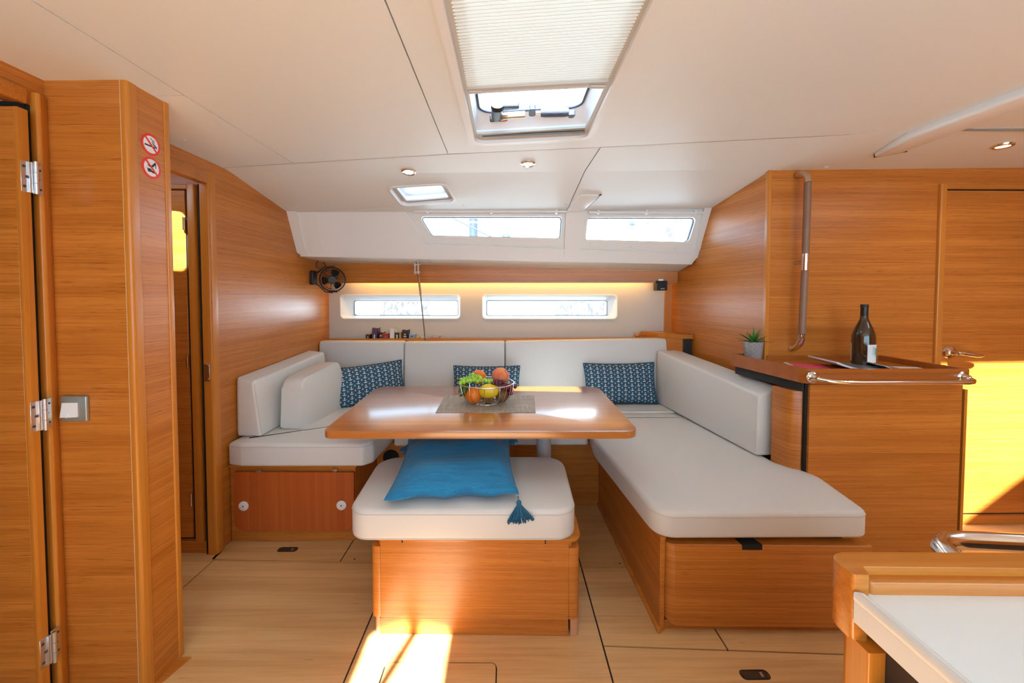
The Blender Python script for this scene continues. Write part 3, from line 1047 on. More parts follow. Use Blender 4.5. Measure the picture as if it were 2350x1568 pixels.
# latch, lever and friction arm
Z0 = mz(0) + 0.036
lt = fin('latch_body', tube([(-0.033, 1.450, Z0), (-0.036, 1.532, Z0)], 0.020, n=18), dark_grey, hm)
fin('latch_cap', lathe([(0.0, -0.020), (0.018, -0.020), (0.0245, -0.014), (0.0245, 0.004), (0.0, 0.006)], n=18, M=Matrix.Translation((-0.031, 1.436, Z0)) @ Matrix.Rotation(R(65), 4, 'X')), black, lt)
fin('latch_lever', prism(rpoly([(-0.02, 1.428), (0.046, 1.424), (0.046, 1.448), (-0.02, 1.462)], 0.006, 3), Z0 - 0.012, Z0 + 0.004, r=0.003, seg=2), dark_grey, lt)
fin('latch_flange', prism(rpoly([(-0.063, 1.535), (0.004, 1.527), (0.004, 1.553), (-0.063, 1.562)], 0.006, 3), Z0 - 0.008, Z0 + 0.004), black, lt)
fin('red_button', box(-0.012, 0.000, 1.522, 1.542, Z0 - 0.016, Z0 - 0.004, 0.003, 2), red_p, lt)
fin('latch_arm', tube([(-0.02, 1.530, Z0 - 0.004), (-0.006, 1.518, Z0 - 0.004), (0.015, 1.515, Z0 - 0.003), (0.070, 1.510, Z0 - 0.002)], 0.0125, n=10), steel_r, lt)
ar = fin('friction_arm', tube([(0.095, 1.497, Z0), (0.250, 1.489, Z0)], 0.0065, n=12), steel, hm)
fin('arm_pivot', prism(rpoly([(0.082, 1.455), (0.107, 1.452), (0.109, 1.508), (0.084, 1.510)], 0.009, 4), Z0 - 0.010, Z0 + 0.010, r=0.002, seg=1), dark_grey, ar)
fin('grip', tube([(0.128 + i * 0.0145, 1.497 - i * 0.0008, Z0) for i in range(8)], 0.0165, n=16, taper=lambda t: 0.88 if t < 0.05 or t > 0.95 else 1.0), plain('slate_rubber_grip', (0.075, 0.085, 0.115), 0.6), ar)
text_obj('grip_lettering', 'LEWMAR', 0.015, plain('grip_relief', (0.035, 0.04, 0.06), 0.5), ar,
         face_mat((0.178, 1.484, Z0 - 0.0118), (1, -0.05, 0), None, (0, -0.62, -0.78)), 0.0012)
fin('arm_end', prism(rpoly([(0.226, 1.482), (0.255, 1.480), (0.252, 1.505), (0.232, 1.508)], 0.006, 3), Z0 - 0.016, Z0 + 0.004, r=0.002, seg=1), dark_grey, ar)
# pleated blind drawn over two thirds of the opening
bl = thing('hatch_blind', 'white pleated blind drawn over most of the large deck hatch', 'blind', (0.09, 1.0, mz(0.09)))


def blind_fabric():
    m, nt, bs = new_mat('pleated_blind_fabric')
    bs.inputs['Base Color'].default_value = (0.76, 0.82, 0.81, 1)
    bs.inputs['Roughness'].default_value = 0.8
    tr = nt.nodes.new('ShaderNodeBsdfTranslucent')
    tr.inputs[0].default_value = (0.76, 0.82, 0.84, 1)
    mx = nt.nodes.new('ShaderNodeMixShader')
    mx.inputs[0].default_value = 0.03
    out = nt.nodes['Material Output']
    nt.links.new(bs.outputs[0], mx.inputs[1]); nt.links.new(tr.outputs[0], mx.inputs[2]); nt.links.new(mx.outputs[0], out.inputs[0])
    return m


bmw = bmesh.new()
p = 0.0125
y_end = 1.245
rows = []
N = 56
s = -0.096
for i in range(N):
    for f, dz in ((0.0, 0.0075), (0.10, 0.0), (0.30, -0.0035), (0.55, -0.0045), (0.80, -0.0030), (0.93, 0.0005)):
        yy = y_end - 0.004 - (i + f) * 0.0118
        rows.append([bmw.verts.new((x, yy + s * (x - 0.09), mz(x) + 0.006 + dz)) for x in (-0.121, 0.0, 0.09, 0.2, 0.306)])
for A, B in zip(rows, rows[1:]):
    for k in range(4):
        bmw.faces.new((A[k], A[k + 1], B[k + 1], B[k]))
fin('pleated_fabric', bmw, blind_fabric(), bl, smooth=0)
br_ = hexa([(-0.121, 1.252, mz(0) - 0.006), (0.307, 1.211, mz(0.3) - 0.006), (0.307, 1.243, mz(0.3) - 0.006), (-0.121, 1.284, mz(0) - 0.006),
            (-0.121, 1.252, mz(0) + 0.010), (0.307, 1.211, mz(0.3) + 0.010), (0.307, 1.243, mz(0.3) + 0.010), (-0.121, 1.284, mz(0) + 0.010)], 0.002, 2)
fin('pull_bar', br_, grey_p, bl)
for a, b in ((-0.118, -0.075), (0.255, 0.303)):
    fin('bar_end', box(a, b, 1.274 - 0.096 * (a + 0.12) - 0.012, 1.276 - 0.096 * (a + 0.12), mz(0.1) - 0.0105, mz(0.1) - 0.004, 0.002, 2), grey_p, bl)

# ---- small hatch nearer the side windows
hs = thing('small_deck_hatch', 'small square opening hatch in the sloping ceiling beside the upper windows', 'hatch', (-0.48, 2.3, 1.80))
SU = [(-0.648, 2.20), (-0.328, 2.165), (-0.302, 2.385), (-0.628, 2.44)]


def S_pt(x, y, d):
    q = sl_map(0, 0)(x, (y - 2.05) / (far_pt(x)[0] - 2.05), 0)
    return (q[0], q[1] + d * 0.19, q[2] + d)


def s_ring(sh, r, d):
    c = (-0.476, 2.30)
    return [S_pt(c[0] + (x - c[0]) * sh, c[1] + (y - c[1]) * sh, d) for x, y in rpoly(SU, r, 6)]


bmw = bmesh.new()
loft(bmw, [s_ring(1.05, 0.045, 0.004), s_ring(1.05, 0.045, -0.007), s_ring(0.99, 0.042, -0.009), s_ring(0.97, 0.04, -0.002), s_ring(0.95, 0.04, 0.012)])
fin('frame', bmw, white_p, hs)
bmw = bmesh.new()
loft(bmw, [s_ring(1.0, 0.04, 0.010), s_ring(0.80, 0.02, 0.012), s_ring(0.80, 0.02, 0.020)])
fin('flange', bmw, plain('warm_grey_flange', (0.50, 0.45, 0.40), 0.4), hs)
bmw = bmesh.new()
loft(bmw, [s_ring(0.82, 0.02, 0.018), s_ring(0.84, 0.03, 0.045), s_ring(0.78, 0.045, 0.055), s_ring(0.74, 0.045, 0.115), s_ring(1.0, 0.045, 0.115), s_ring(1.0, 0.045, 0.018)])
fin('shaft', bmw, plain('white_shaft', (0.8, 0.85, 0.9)), hs)
fin('lid_seal', tube([Vector(q) for q in s_ring(0.72, 0.045, 0.116)], 0.004, closed=True, n=8), plain('dark_blue_seal', (0, 0, 0)), hs)
bmw = bmesh.new()
bmw.faces.new([bmw.verts.new(q) for q in s_ring(0.74, 0.045, 0.12)])
bmesh.ops.solidify(bmw, geom=bmw.faces[:], thickness=0.006)
fin('lid_pane', bmw, pane_m, hs, smooth=0)
fin('latch', tube([S_pt(-0.60, 2.245, 0.055), S_pt(-0.56, 2.24, 0.05), S_pt(-0.54, 2.262, 0.05), S_pt(-0.515, 2.275, 0.048)], 0.010, n=10), plain('navy_plastic', (0.02, 0.05, 0.14), 0.4), hs)
fin('latch_base', box(-0.612, -0.565, 2.225, 2.25, 1.86, 1.885, 0.004, 2), black, hs)

# ================================================================ SETTEE
# left bench base
lb = thing('left_bench_base', 'wooden bench base by the left bulkhead with a reddish drop-down door', 'bench base', (-1.05, 2.1, 0))
fin('body', box(-1.368, -0.752, 1.965, 2.86, 0.0, 0.372, 0.002, 1), wood_h, lb)
fin('top_board', box(-1.368, -0.742, 1.955, 2.86, 0.372, 0.388, 0.002, 1), wood_sx, lb)
dr = fin('locker_door', prism(rpoly([(-1.338, 0.066), (-0.753, 0.062), (-0.750, 0.353), (-1.336, 0.360)], [0.045, 0.045, 0.002, 0.002], 7), 1.940, 1.9555, 'y', r=0.002, seg=1), wood_red, lb)
for x in (-1.289, -0.812):
    k = fin('round_knob', lathe([(0, 0), (0.0235, 0), (0.0235, 0.004), (0.020, 0.006), (0.0, 0.006)], n=28, M=Matrix.Translation((x, 1.9405, 0.191)) @ Matrix.Rotation(R(90), 4, 'X')), white_p, dr)
    fin('knob_screw', cyl((x, 1.9335, 0.191), 0.0035, 0.001, 'y', 10), black, k)
for x in (-1.215, -0.845):
    bmw = box(x - 0.012, x + 0.012, 1.938, 1.965, 0.356, 0.362, 0.001, 1)
    cyl((x - 0.012, 1.944, 0.366), 0.0045, 0.024, 'x', 12, bm=bmw)
    fin('door_hinge', bmw, steel, lb)
fin('gap', box(-1.34, -0.76, 1.9555, 1.966, 0.09, 0.34), dark_gap, lb, smooth=0)

# back bench base
bb = thing('back_bench_base', 'wooden base of the long settee under the hull windows', 'bench base', (-0.1, 2.5, 0))
fin('front_panel', box(-0.750, 0.548, 2.288, 2.31, 0.0, 0.372, 0.001, 1), wood_h, bb)
fin('body', box(-0.740, 0.548, 2.312, 2.87, 0.0, 0.375), wood_h, bb, smooth=0)
fin('vent_hole', cyl((-0.668, 2.2865, 0.285), 0.047, 0.003, 'y', 28), dark_gap, bb)
fin('rear_board', box(-1.36, 1.225, 2.975, 3.012, 0.0, 0.78), wood_h, wh, smooth=0)

# right bench base
rbb = thing('right_bench_base', 'wooden base of the right bench with a wide rounded drawer front', 'bench base', (0.9, 1.8, 0))
fin('side_panel', hexa([(0.556, 1.402, 0), (0.574, 1.402, 0), (0.556, 2.288, 0), (0.538, 2.288, 0),
                        (0.556, 1.402, 0.352), (0.574, 1.402, 0.352), (0.556, 2.288, 0.352), (0.538, 2.288, 0.352)], 0.002, 1), wood_h, rbb)
fin('body', hexa([(0.576, 1.440, 0.0), (1.235, 1.420, 0.0), (1.235, 2.84, 0), (0.56, 2.84, 0),
                  (0.576, 1.440, 0.345), (1.235, 1.420, 0.345), (1.20, 2.84, 0.345), (0.56, 2.84, 0.345)]), plain('slot_shade_black', (0.02, 0.018, 0.016), 0.8), rbb, smooth=0)  # body coloured near-black for the shade in the slot under the cushion
fin('plinth', hexa([(0.556, 1.415, 0), (1.300, 1.395, 0), (1.300, 1.44, 0), (0.556, 1.44, 0),
                    (0.556, 1.415, 0.035), (1.300, 1.395, 0.035), (1.300, 1.44, 0.035), (0.556, 1.44, 0.035)]), wood_h, rbb, smooth=0)
fin('skirting', hexa([(0.545, 1.392, 0), (0.560, 1.392, 0), (0.543, 2.286, 0), (0.528, 2.286, 0),
                      (0.549, 1.392, 0.016), (0.560, 1.392, 0.018), (0.543, 2.286, 0.018), (0.532, 2.286, 0.016)], 0.002, 1), wood_sx, rbb)


def front_curved():
    """drawer front with a rounded left edge and rounded lower left corner"""
    bm = bmesh.new()
    cols = []
    xs = [(0.566 + 0.052 * (1 - math.cos(a)), 0.052 * (1 - math.sin(a))) for a in [math.pi / 2 * i / 7 for i in range(8)]] + [(0.80, 0.0), (1.0, 0.0), (1.305, 0.0)]
    for x, dy in xs:
        e = max(0.0, 0.06 - (x - 0.566))
        zb = 0.028 + (0.06 - math.sqrt(max(0, 0.06 ** 2 - e ** 2))) * 0.9
        yf = 1.394 - 0.0267 * (x - 0.566)
        cols.append([(x, yf + dy, zb), (x, yf + dy, 0.325), (x, yf + max(dy, 0.003), 0.328), (x, max(yf + 0.045, yf + dy + 0.001), 0.330)])
    R_ = [[bm.verts.new(q) for q in c] for c in cols]
    for A, B in zip(R_, R_[1:]):
        for k in range(3):
            bm.faces.new((A[k], B[k], B[k + 1], A[k + 1]))
    return bm


bmw = front_curved()
dw = fin('drawer_front', bmw, wood_h, rbb)
fin('finger_slot', prism(rpoly([(0.845, 1.3845), (0.915, 1.3825), (0.905, 1.42), (0.838, 1.42)], 0.0), 0.312, 0.3325), dark_gap, rbb, smooth=0)
fin('inner_rail', box(0.566, 0.58, 1.41, 1.45, 0.335, 0.352), wood_v, rbb, smooth=0)


# ---- seat cushions
def piping(pts, z, root, rr_=0.0016):
    return fin('piping', tube([(u, v, z) for u, v in pts], rr_, closed=True, n=6), pipe_m, root)


sc1 = thing('left_seat_cushion', 'off-white leather seat cushion on the left bench', 'seat cushion', (-1.03, 2.3, 0.39), 'settee seat cushions')
o_ = rpoly([(-1.362, 1.948), (-1.29, 1.928), (-0.70, 1.922), (-0.660, 1.965), (-0.640, 2.32), (-0.640, 2.86), (-1.362, 2.86)], [0.01, 0.03, 0.03, 0.03, 0.02, 0.02, 0.02], 5)
fin('cover', cush(o_, 0.390, 0.503, 0.018, 0.004), leather, sc1)
piping(o_, 0.486, sc1)
sc2 = thing('back_seat_cushion', 'off-white leather seat cushion of the long settee behind the table', 'seat cushion', (0, 2.55, 0.38), 'settee seat cushions')
o_ = rpoly([(-0.634, 2.215), (0.462, 2.215), (0.500, 2.575), (1.185, 2.575), (1.165, 2.865), (-0.634, 2.865)], [0.02, 0.02, 0.0, 0.02, 0.02, 0.02], 5)
fin('cover', cush(o_, 0.378, 0.464, 0.014, 0.002), leather_w, sc2)
piping(o_, 0.453, sc2)
sc3 = thing('right_seat_cushion', 'long off-white leather seat cushion on the right bench', 'seat cushion', (0.9, 2.0, 0.35), 'settee seat cushions')
o_ = rpoly([(0.533, 1.378), (1.295, 1.372), (1.335, 1.655), (1.300, 1.745), (1.245, 1.80), (1.205, 2.57), (0.500, 2.57), (0.468, 2.10)],
           [0.075, 0.045, 0.03, 0.05, 0.03, 0.02, 0.01, 0.05], 7)
fin('cover', cush(o_, 0.357, 0.453, 0.018, 0.003), leather, sc3)
piping(o_, 0.436, sc3)

# ---- backrests
def slab(name, lab, pts, r, cat='backrest', group='settee backrests', m=None, seam=None):
    c = sum((Vector(q) for q in pts[:4]), Vector()) / 4
    t = thing(name, lab, cat, tuple(c), group)
    fin('cover', hexa(pts, r, 4), m or leather, t)
    if seam:
        q = [Vector(p) for p in pts]
        cc = sum(q, Vector()) / 8
        for ring in ((0, 1, 5, 4), (3, 2, 6, 7)):
            loop = [q[i] + (cc - q[i]) * 0.012 + (cc - q[i]).normalized() * 0.0035 for i in ring]
            loop = [loop[k].lerp(loop[(k + 1) % 4], f) for k in range(4) for f in (0.06, 0.94)]
            fin('piping', tube(loop, 0.0016, closed=True, n=6), pipe_m, t)
    return t


def backc(name, lab, x0, x1, z1a, z1b, m):
    yb0, yb1 = lny(x0), lny(x1)
    pts = [(x0, yb0 - 0.235, 0.468), (x1, yb1 - 0.235, 0.468), (x1, yb1 - 0.100, 0.468), (x0, yb0 - 0.100, 0.468),
           (x0, yb0 - 0.190, z1a), (x1, yb1 - 0.190, z1b), (x1, yb1 - 0.105, z1b), (x0, yb0 - 0.105, z1a)]
    return slab(name, lab, pts, 0.016, m=m)


backc('back_cushion', 'leftmost off-white backrest cushion under the hull windows', -1.366, -0.745, 0.893, 0.891, leather_w)
backc('back_cushion', 'middle off-white backrest cushion under the hull windows', -0.741, -0.012, 0.888, 0.892, leather_w)
backc('back_cushion', 'wide rightmost off-white backrest cushion under the hull windows', -0.008, 1.190, 0.893, 0.917, leather)
slab('side_cushion', 'long off-white side backrest leaning on the right end of the settee',
     [(1.188, 1.855, 0.458), (1.318, 1.862, 0.458), (1.222, 2.84, 0.468), (1.058, 2.80, 0.468),
      (1.203, 1.868, 0.748), (1.312, 1.868, 0.787), (1.215, 2.79, 0.842), (1.066, 2.79, 0.836)], 0.013, seam=(4, 5))
slab('side_cushion', 'off-white side backrest standing against the left bulkhead',
     [(-1.368, 2.018, 0.508), (-1.240, 2.008, 0.508), (-1.235, 2.78, 0.508), (-1.368, 2.78, 0.508),
      (-1.366, 2.020, 0.812), (-1.282, 2.020, 0.786), (-1.256, 2.76, 0.835), (-1.366, 2.76, 0.848)], 0.013, seam=(4, 5))
bo = thing('loose_bolster', 'rounded off-white loose bolster standing in front of the left side backrest', 'bolster', (-1.12, 2.35, 0.506), 'settee backrests')
ol = rpoly([(2.120, 0.507), (2.545, 0.507), (2.545, 0.815), (2.140, 0.775)], [0.012, 0.012, 0.06, 0.06], 7)
bmw = prism(ol, -1.192, -1.075, 'x', r=0.014, seg=4)
bmesh.ops.transform(bmw, matrix=Matrix.Translation((-1.13, 2.3, 0)) @ Matrix.Rotation(R(-6), 4, 'Z') @ Matrix.Translation((1.13, -2.3, 0)), verts=bmw.verts[:])
fin('cover', bmw, leather, bo)

# ================================================================ TABLE
tb = thing('saloon_table', 'wide varnished wooden table with rounded corners between the benches', 'table', (0.19, 1.97, 0))
to = rpoly([(-0.722, 1.553), (0.521, 1.536), (0.535, 2.315), (-0.752, 2.335)], [0.035, 0.05, 0.07, 0.06], 8)
fin('tabletop', prism(to, 0.661, 0.690, r=0.004, seg=3), wood_x, tb)
fin('post', cyl((0.190, 2.0, 0.0), 0.037, 0.66, n=32), tubegrey, tb)
fin('post', cyl((-0.405, 2.12, 0.0), 0.037, 0.66, n=32), tubegrey, tb)
fin('foot_flange', lathe([(0, 0.0), (0.075, 0.0), (0.075, 0.006), (0.05, 0.014), (0.038, 0.016), (0, 0.016)], (0.190, 2.0, 0), 32), tubegrey, tb)
fin('foot_flange', lathe([(0, 0.0), (0.075, 0.0), (0.075, 0.006), (0.05, 0.014), (0.038, 0.016), (0, 0.016)], (-0.405, 2.12, 0), 32), tubegrey, tb)
fin('under_frame', box(-0.45, 0.30, 1.98, 2.14, 0.640, 0.663, 0.004, 1), wood_sx, tb)

# ================================================================ STOOL
st = thing('bench_stool', 'wooden box stool with rounded corner posts in front of the table', 'stool', (-0.113, 1.388, 0), rot=(0, 0, -0.030))
D_ = 0.43
fin('front_panel', box(-0.338, 0.334, 0.0, 0.02, 0.066, 0.354, 0.001, 1), wood_h, st)
fin('box_body', box(-0.345, 0.345, 0.012, D_, 0.06, 0.346), wood_h, st, smooth=0)
for s in (-1, 1):
    x0, x1 = (-0.372, -0.338) if s < 0 else (0.334, 0.372)
    rad = [0.022, 0.002, 0.002, 0.022] if s < 0 else [0.002, 0.022, 0.022, 0.002]
    pp = rpoly([(x0, 0.001), (x1, 0.001), (x1, D_), (x0, D_)], rad, 6)
    fin('corner_post', prism(pp, 0.068, 0.327, r=0.006, seg=2), wood_h, st)
    pf = rpoly([(x0 + 0.008, 0.010), (x1, 0.010), (x1, D_ - 0.01), (x0 + 0.008, D_ - 0.01)], [r * 0.7 for r in rad], 5)
    fin('foot', prism(pf, 0.0, 0.068), plain('pale_beech', (0.60, 0.30, 0.16), 0.4), st)
fin('plinth', box(-0.345, 0.334, 0.008, 0.03, 0.0, 0.060, 0.001, 1), wood_h, st)
fin('plinth_shadow_rail', box(-0.345, 0.334, 0.010, 0.03, 0.058, 0.067), wood_sx, st, smooth=0)
fin('top_board', prism(rpoly([(-0.375, -0.012), (0.378, -0.012), (0.378, D_ + 0.01), (-0.375, D_ + 0.01)], 0.045, 6), 0.3545, 0.3665, r=0.003, seg=2), wood_sx, st)
for x in (-0.255, 0.25):
    fin('lid_joint', box(x - 0.0018, x + 0.0018, -0.0135, 0.0, 0.3505, 0.3655), dark_gap, st, smooth=0)

sc = thing('stool_cushion', 'thick off-white leather cushion with rounded corners on the box stool', 'seat cushion', (-0.155, 1.6, 0.367))
o_ = rpoly([(-0.557, 1.372), (0.246, 1.360), (0.262, 1.835), (-0.585, 1.845)], [0.075, 0.075, 0.09, 0.10], 8)
bmw = cush(o_, 0.367, 0.474, 0.018, 0.005)
fin('cover', bmw, leather, sc)
piping(o_, 0.457, sc)
fin('bottom_piping', tube([(u, v, 0.3695) for u, v in ins2(o_, 0.004)], 0.003, closed=True, n=6), pipe_m, sc)

# ================================================================ PILLOWS
def anchor_mask(nt, x, y, s):
    x = x / s; y = y / s
    stem = x.abs().lt(0.0013) * y.lt(0.0075) * y.gt(-0.0075)
    head = (x.abs() + (y - 0.0045) * 0.95).lt(0.0042) * y.gt(0.0040)
    bar = x.abs().lt(0.0034) * (y - 0.0045).abs().lt(0.0010)
    rr_ = (x * x + (y - 0.0045) * (y - 0.0045)).sqrt()
    arc = (rr_ - 0.0105).abs().lt(0.0014) * y.lt(-0.0022)
    return stem.max(head).max(bar).max(arc)


def anchor_mat():
    m, nt, bs = new_mat('navy_anchor_print')
    co = coords(nt, 'UV')
    sx = nt.nodes.new('ShaderNodeSeparateXYZ')
    nt.links.new(co, sx.inputs[0])
    u, v = V(nt, sx.outputs[0]), V(nt, sx.outputs[1])
    a, b = 0.046, 0.0305
    cu = (u / a - (u / a).floor() - 0.5) * a
    cv = (v / b - (v / b).floor() - 0.5) * b
    u2, v2 = u + a / 2, v + b / 2
    cu2 = (u2 / a - (u2 / a).floor() - 0.5) * a
    cv2 = (v2 / b - (v2 / b).floor() - 0.5) * b
    mk = anchor_mask(nt, cu, cv, 1.28).max(anchor_mask(nt, cu2, cv2, 0.70))
    nt.links.new(mixc(nt, mk, (0.022, 0.088, 0.155), (0.80, 0.80, 0.76)), bs.inputs['Base Color'])
    bs.inputs['Roughness'].default_value = 0.85
    bump(nt, bs, noise(nt, coords(nt), 700, 2, 0.5), 0.15, 0.0005)
    return m


def pillow_mesh(w_, h_, t_, nu=28, nv=20, pinch=0.05, fold=None, seed=0):
    rnd = random.Random(seed)
    ph = [rnd.uniform(0, 6.28) for _ in range(6)]
    bm = bmesh.new()
    uvl = bm.loops.layers.uv.new('UVMap')

    def pos(u, v, s):
        x = w_ / 2 * u * (1 - pinch * (1 - v * v) * abs(u) ** 2)
        y = h_ / 2 * v * (1 - pinch * 1.3 * (1 - u * u) * abs(v) ** 2)
        k = max(0.0, (1 - abs(u) ** 3.0)) * max(0.0, (1 - abs(v) ** 3.0))
        z = s * t_ / 2 * k ** 0.62
        if fold:
            z += fold * k ** 0.5 * (math.sin(5 * u + 2 * v + ph[0]) * 0.4 + math.sin(7 * v - 3 * u + ph[1]) * 0.35 + math.sin(11 * u * v + ph[2]) * 0.5) * (1 if s > 0 else 0.2)
            y += fold * 0.7 * math.sin(9 * u + ph[3]) * (1 - v * v < 0.3)
        return (x, y, z)
    grids = {}
    for s in (1, -1):
        g_ = [[None] * (nv + 1) for _ in range(nu + 1)]
        for i in range(nu + 1):
            for j in range(nv + 1):
                u, v = -1 + 2 * i / nu, -1 + 2 * j / nv
                border = i in (0, nu) or j in (0, nv)
                if s < 0 and border:
                    g_[i][j] = grids[1][i][j]
                else:
                    g_[i][j] = bm.verts.new(pos(u, v, s))
        grids[s] = g_
        for i in range(nu):
            for j in range(nv):
                q = [(i, j), (i + 1, j), (i + 1, j + 1), (i, j + 1)]
                if s < 0: q = q[::-1]
                try:
                    f = bm.faces.new([g_[a][b] for a, b in q])
                except ValueError:
                    continue
                for lp, (a, b) in zip(f.loops, q):
                    lp[uvl].uv = ((-1 + 2 * a / nu) * w_ / 2, (-1 + 2 * b / nv) * h_ / 2)
    rim = [pos(-1 + 2 * i / nu, -1, 0) for i in range(nu)] + [pos(1, -1 + 2 * j / nv, 0) for j in range(nv)] + \
          [pos(1 - 2 * i / nu, 1, 0) for i in range(nu)] + [pos(-1, 1 - 2 * j / nv, 0) for j in range(nv)]
    return bm, rim


M_anchor = anchor_mat()


def put(root, M):
    root.location = M.to_translation()
    root.rotation_euler = M.to_euler()


def pillow_at(lab, base, w_, h_, lean, yaw, roll, seed):
    t = thing('anchor_pillow', lab, 'pillow', base, 'navy anchor pillows', rot=(0, 0, 0))
    M = Matrix.Translation(base) @ Matrix.Rotation(R(yaw), 4, 'Z') @ Matrix.Rotation(R(lean), 4, 'X') @ Matrix.Rotation(R(roll), 4, 'Z') @ Matrix.Translation((0, h_ / 2, 0))
    put(t, M)
    bm, rim = pillow_mesh(w_, h_, 0.11, seed=seed)
    fin('cover', bm, M_anchor, t, smooth=60)
    fin('piping', tube(rim, 0.004, closed=True, n=6), plain('navy_piping', (0.02, 0.075, 0.13), 0.8), t)
    return t


pillow_at('navy pillow with white anchors at the left, next to the bolster', (-0.905, 2.63, 0.505), 0.50, 0.265, 74, 33, 2, 1)
pillow_at('navy pillow with white anchors in the middle, behind the fruit basket', (-0.140, 2.745, 0.470), 0.47, 0.265, 76, -1, 0, 2)
pillow_at('navy pillow with white anchors at the right end of the back settee', (0.800, 2.735, 0.470), 0.50, 0.285, 76, -2, 1, 3)


def blue_mat():
    m, nt, bs = new_mat('bright_blue_linen')
    co = coords(nt)
    th = noise(nt, scaled(nt, co, (6, 420, 420)), 1.0, 4, 0.7)
    th2 = noise(nt, scaled(nt, co, (4, 70, 70)), 1.0, 3, 0.7)
    slub = noise(nt, scaled(nt, co, (3, 160, 30)), 1.0, 1, 0.5)
    c = mixc(nt, (th * 0.5 + th2 * 0.5).smooth(0.35, 0.65), (0.004, 0.15, 0.345), (0.010, 0.245, 0.48))
    c = mixc(nt, slub.smooth(0.72, 0.78) * 0.5, c, (0.10, 0.40, 0.62))
    nt.links.new(c, bs.inputs['Base Color'])
    bs.inputs['Roughness'].default_value = 0.8
    bs.inputs['Sheen Weight'].default_value = 0.15
    bump(nt, bs, th2, 0.3, 0.002)
    return m


M_blue = blue_mat()
tassel_m = plain('teal_blue_thread', (0.025, 0.16, 0.28), 0.85, var=0.4, vs=300)
bc = thing('blue_tasselled_cushion', 'bright blue linen cushion with tassels lying on the stool under the table edge', 'cushion', (-0.20, 1.62, 0.52), rot=(0, 0, 0))
Mb = Matrix.Translation((-0.205, 1.620, 0.533)) @ Matrix.Rotation(R(3.5), 4, 'Z') @ Matrix.Rotation(R(5.5), 4, 'X') @ Matrix.Rotation(R(0), 4, 'Y')
put(bc, Mb)
bm, rim = pillow_mesh(0.47, 0.47, 0.10, 36, 36, 0.07, 0.012, 5)
fin('cover', bm, M_blue, bc, smooth=60)
fin('seam', tube(rim, 0.003, closed=True, n=6), M_blue, bc)


def tassel(p, d, L, parent, spread=0.30, n=70, seed=1):
    """p: where it hangs from, d: hanging direction; both in the parent's own frame"""
    rnd = random.Random(seed)
    p, d = Vector(p), Vector(d).normalized()
    bead = ball(p + d * 0.022, 0.0095, (1, 1, 1), 14, 10)
    tube([p, p + d * 0.02], 0.002, n=6, bm=bead)
    o = fin('tassel', bead, tassel_m, parent)
    a = d.orthogonal().normalized(); b = d.cross(a)
    bm = bmesh.new()
    for i in range(n):
        an = rnd.uniform(0, 6.28); rr_ = math.sqrt(rnd.random())
        e = (a * math.cos(an) + b * math.sin(an)) * rr_
        s0 = p + d * 0.029 + e * 0.007
        l = L * rnd.uniform(0.85, 1.03)
        s1 = s0 + d * l * 0.35 + e * spread * L * 0.40
        s2 = s0 + d * l * (1 - 0.12 * rr_) + e * spread * L
        tube([s0, s1, s2], 0.0019, n=4, bm=bm, cap=False)
    f = fin('fringe', bm, tassel_m, o)
    f['kind'] = 'stuff'


inv = Mb.inverted()
i3 = inv.to_3x3()
# the front tassel hangs over the edge of the stool cushion
tassel(Vector((0.232, -0.240, -0.002)), i3 @ Vector((0.10, -0.55, -0.65)), 0.060, bc, 0.70, 170, 1)
tassel(inv @ Vector((0.005, 1.86, 0.60)), i3 @ Vector((0.35, 0.1, -0.8)), 0.055, bc, 0.45, 80, 2)
tassel(inv @ Vector((-0.435, 1.80, 0.55)), i3 @ Vector((-0.7, 0.0, -0.7)), 0.03, bc, 0.4, 50, 3)
fin('zip_pull', prism(rpoly([(-0.250, 0.128), (-0.232, 0.132), (-0.236, 0.142), (-0.252, 0.138)], 0.004, 4), -0.012, -0.009), steel, bc)

# ================================================================ TABLE THINGS
def mat_weave():
    m, nt, bs = new_mat('woven_vinyl')
    co = coords(nt)
    a = noise(nt, scaled(nt, co, (420, 6, 6)), 1.0, 3, 0.7)
    b = noise(nt, scaled(nt, co, (6, 420, 6)), 1.0, 3, 0.7)
    nt.links.new(mixc(nt, (a * 0.5 + b * 0.5).smooth(0.38, 0.62), (0.20, 0.155, 0.115), (0.50, 0.42, 0.33)), bs.inputs['Base Color'])
    bs.inputs['Roughness'].default_value = 0.6
    bump(nt, bs, a, 0.3, 0.001)
    return m


pm = prism([(-0.322, 1.797), (0.133, 1.790), (0.148, 2.107), (-0.328, 2.115)], 0.6902, 0.6922, r=0.0004, seg=1)
tag(fin('placemat', pm, mat_weave(), smooth=0), 'beige woven placemat under the fruit basket on the table', 'placemat')

BC = Vector((-0.097, 1.972, 0.6925))
bk = thing('fruit_basket', 'open wire fruit basket of chrome ribs on the placemat', 'basket', tuple(BC))
RIM, BASE, HB = 0.134, 0.072, 0.098
fin('rim', tube(ring_path(BC + Vector((0, 0, HB)), RIM, 64), 0.0033, closed=True, n=10), steel, bk)
fin('base_ring', tube(ring_path(BC + Vector((0, 0, 0.0035)), BASE, 48), 0.003, closed=True, n=10), steel, bk)
NR = 22


def rib_pt(a, t):
    r = BASE + (RIM - BASE) * math.sin(t * math.pi / 2) ** 0.85
    z = 0.0035 + (HB - 0.0035) * (1 - math.cos(t * math.pi / 2)) ** 0.9
    return BC + Vector((r * math.cos(a), r * math.sin(a), z))


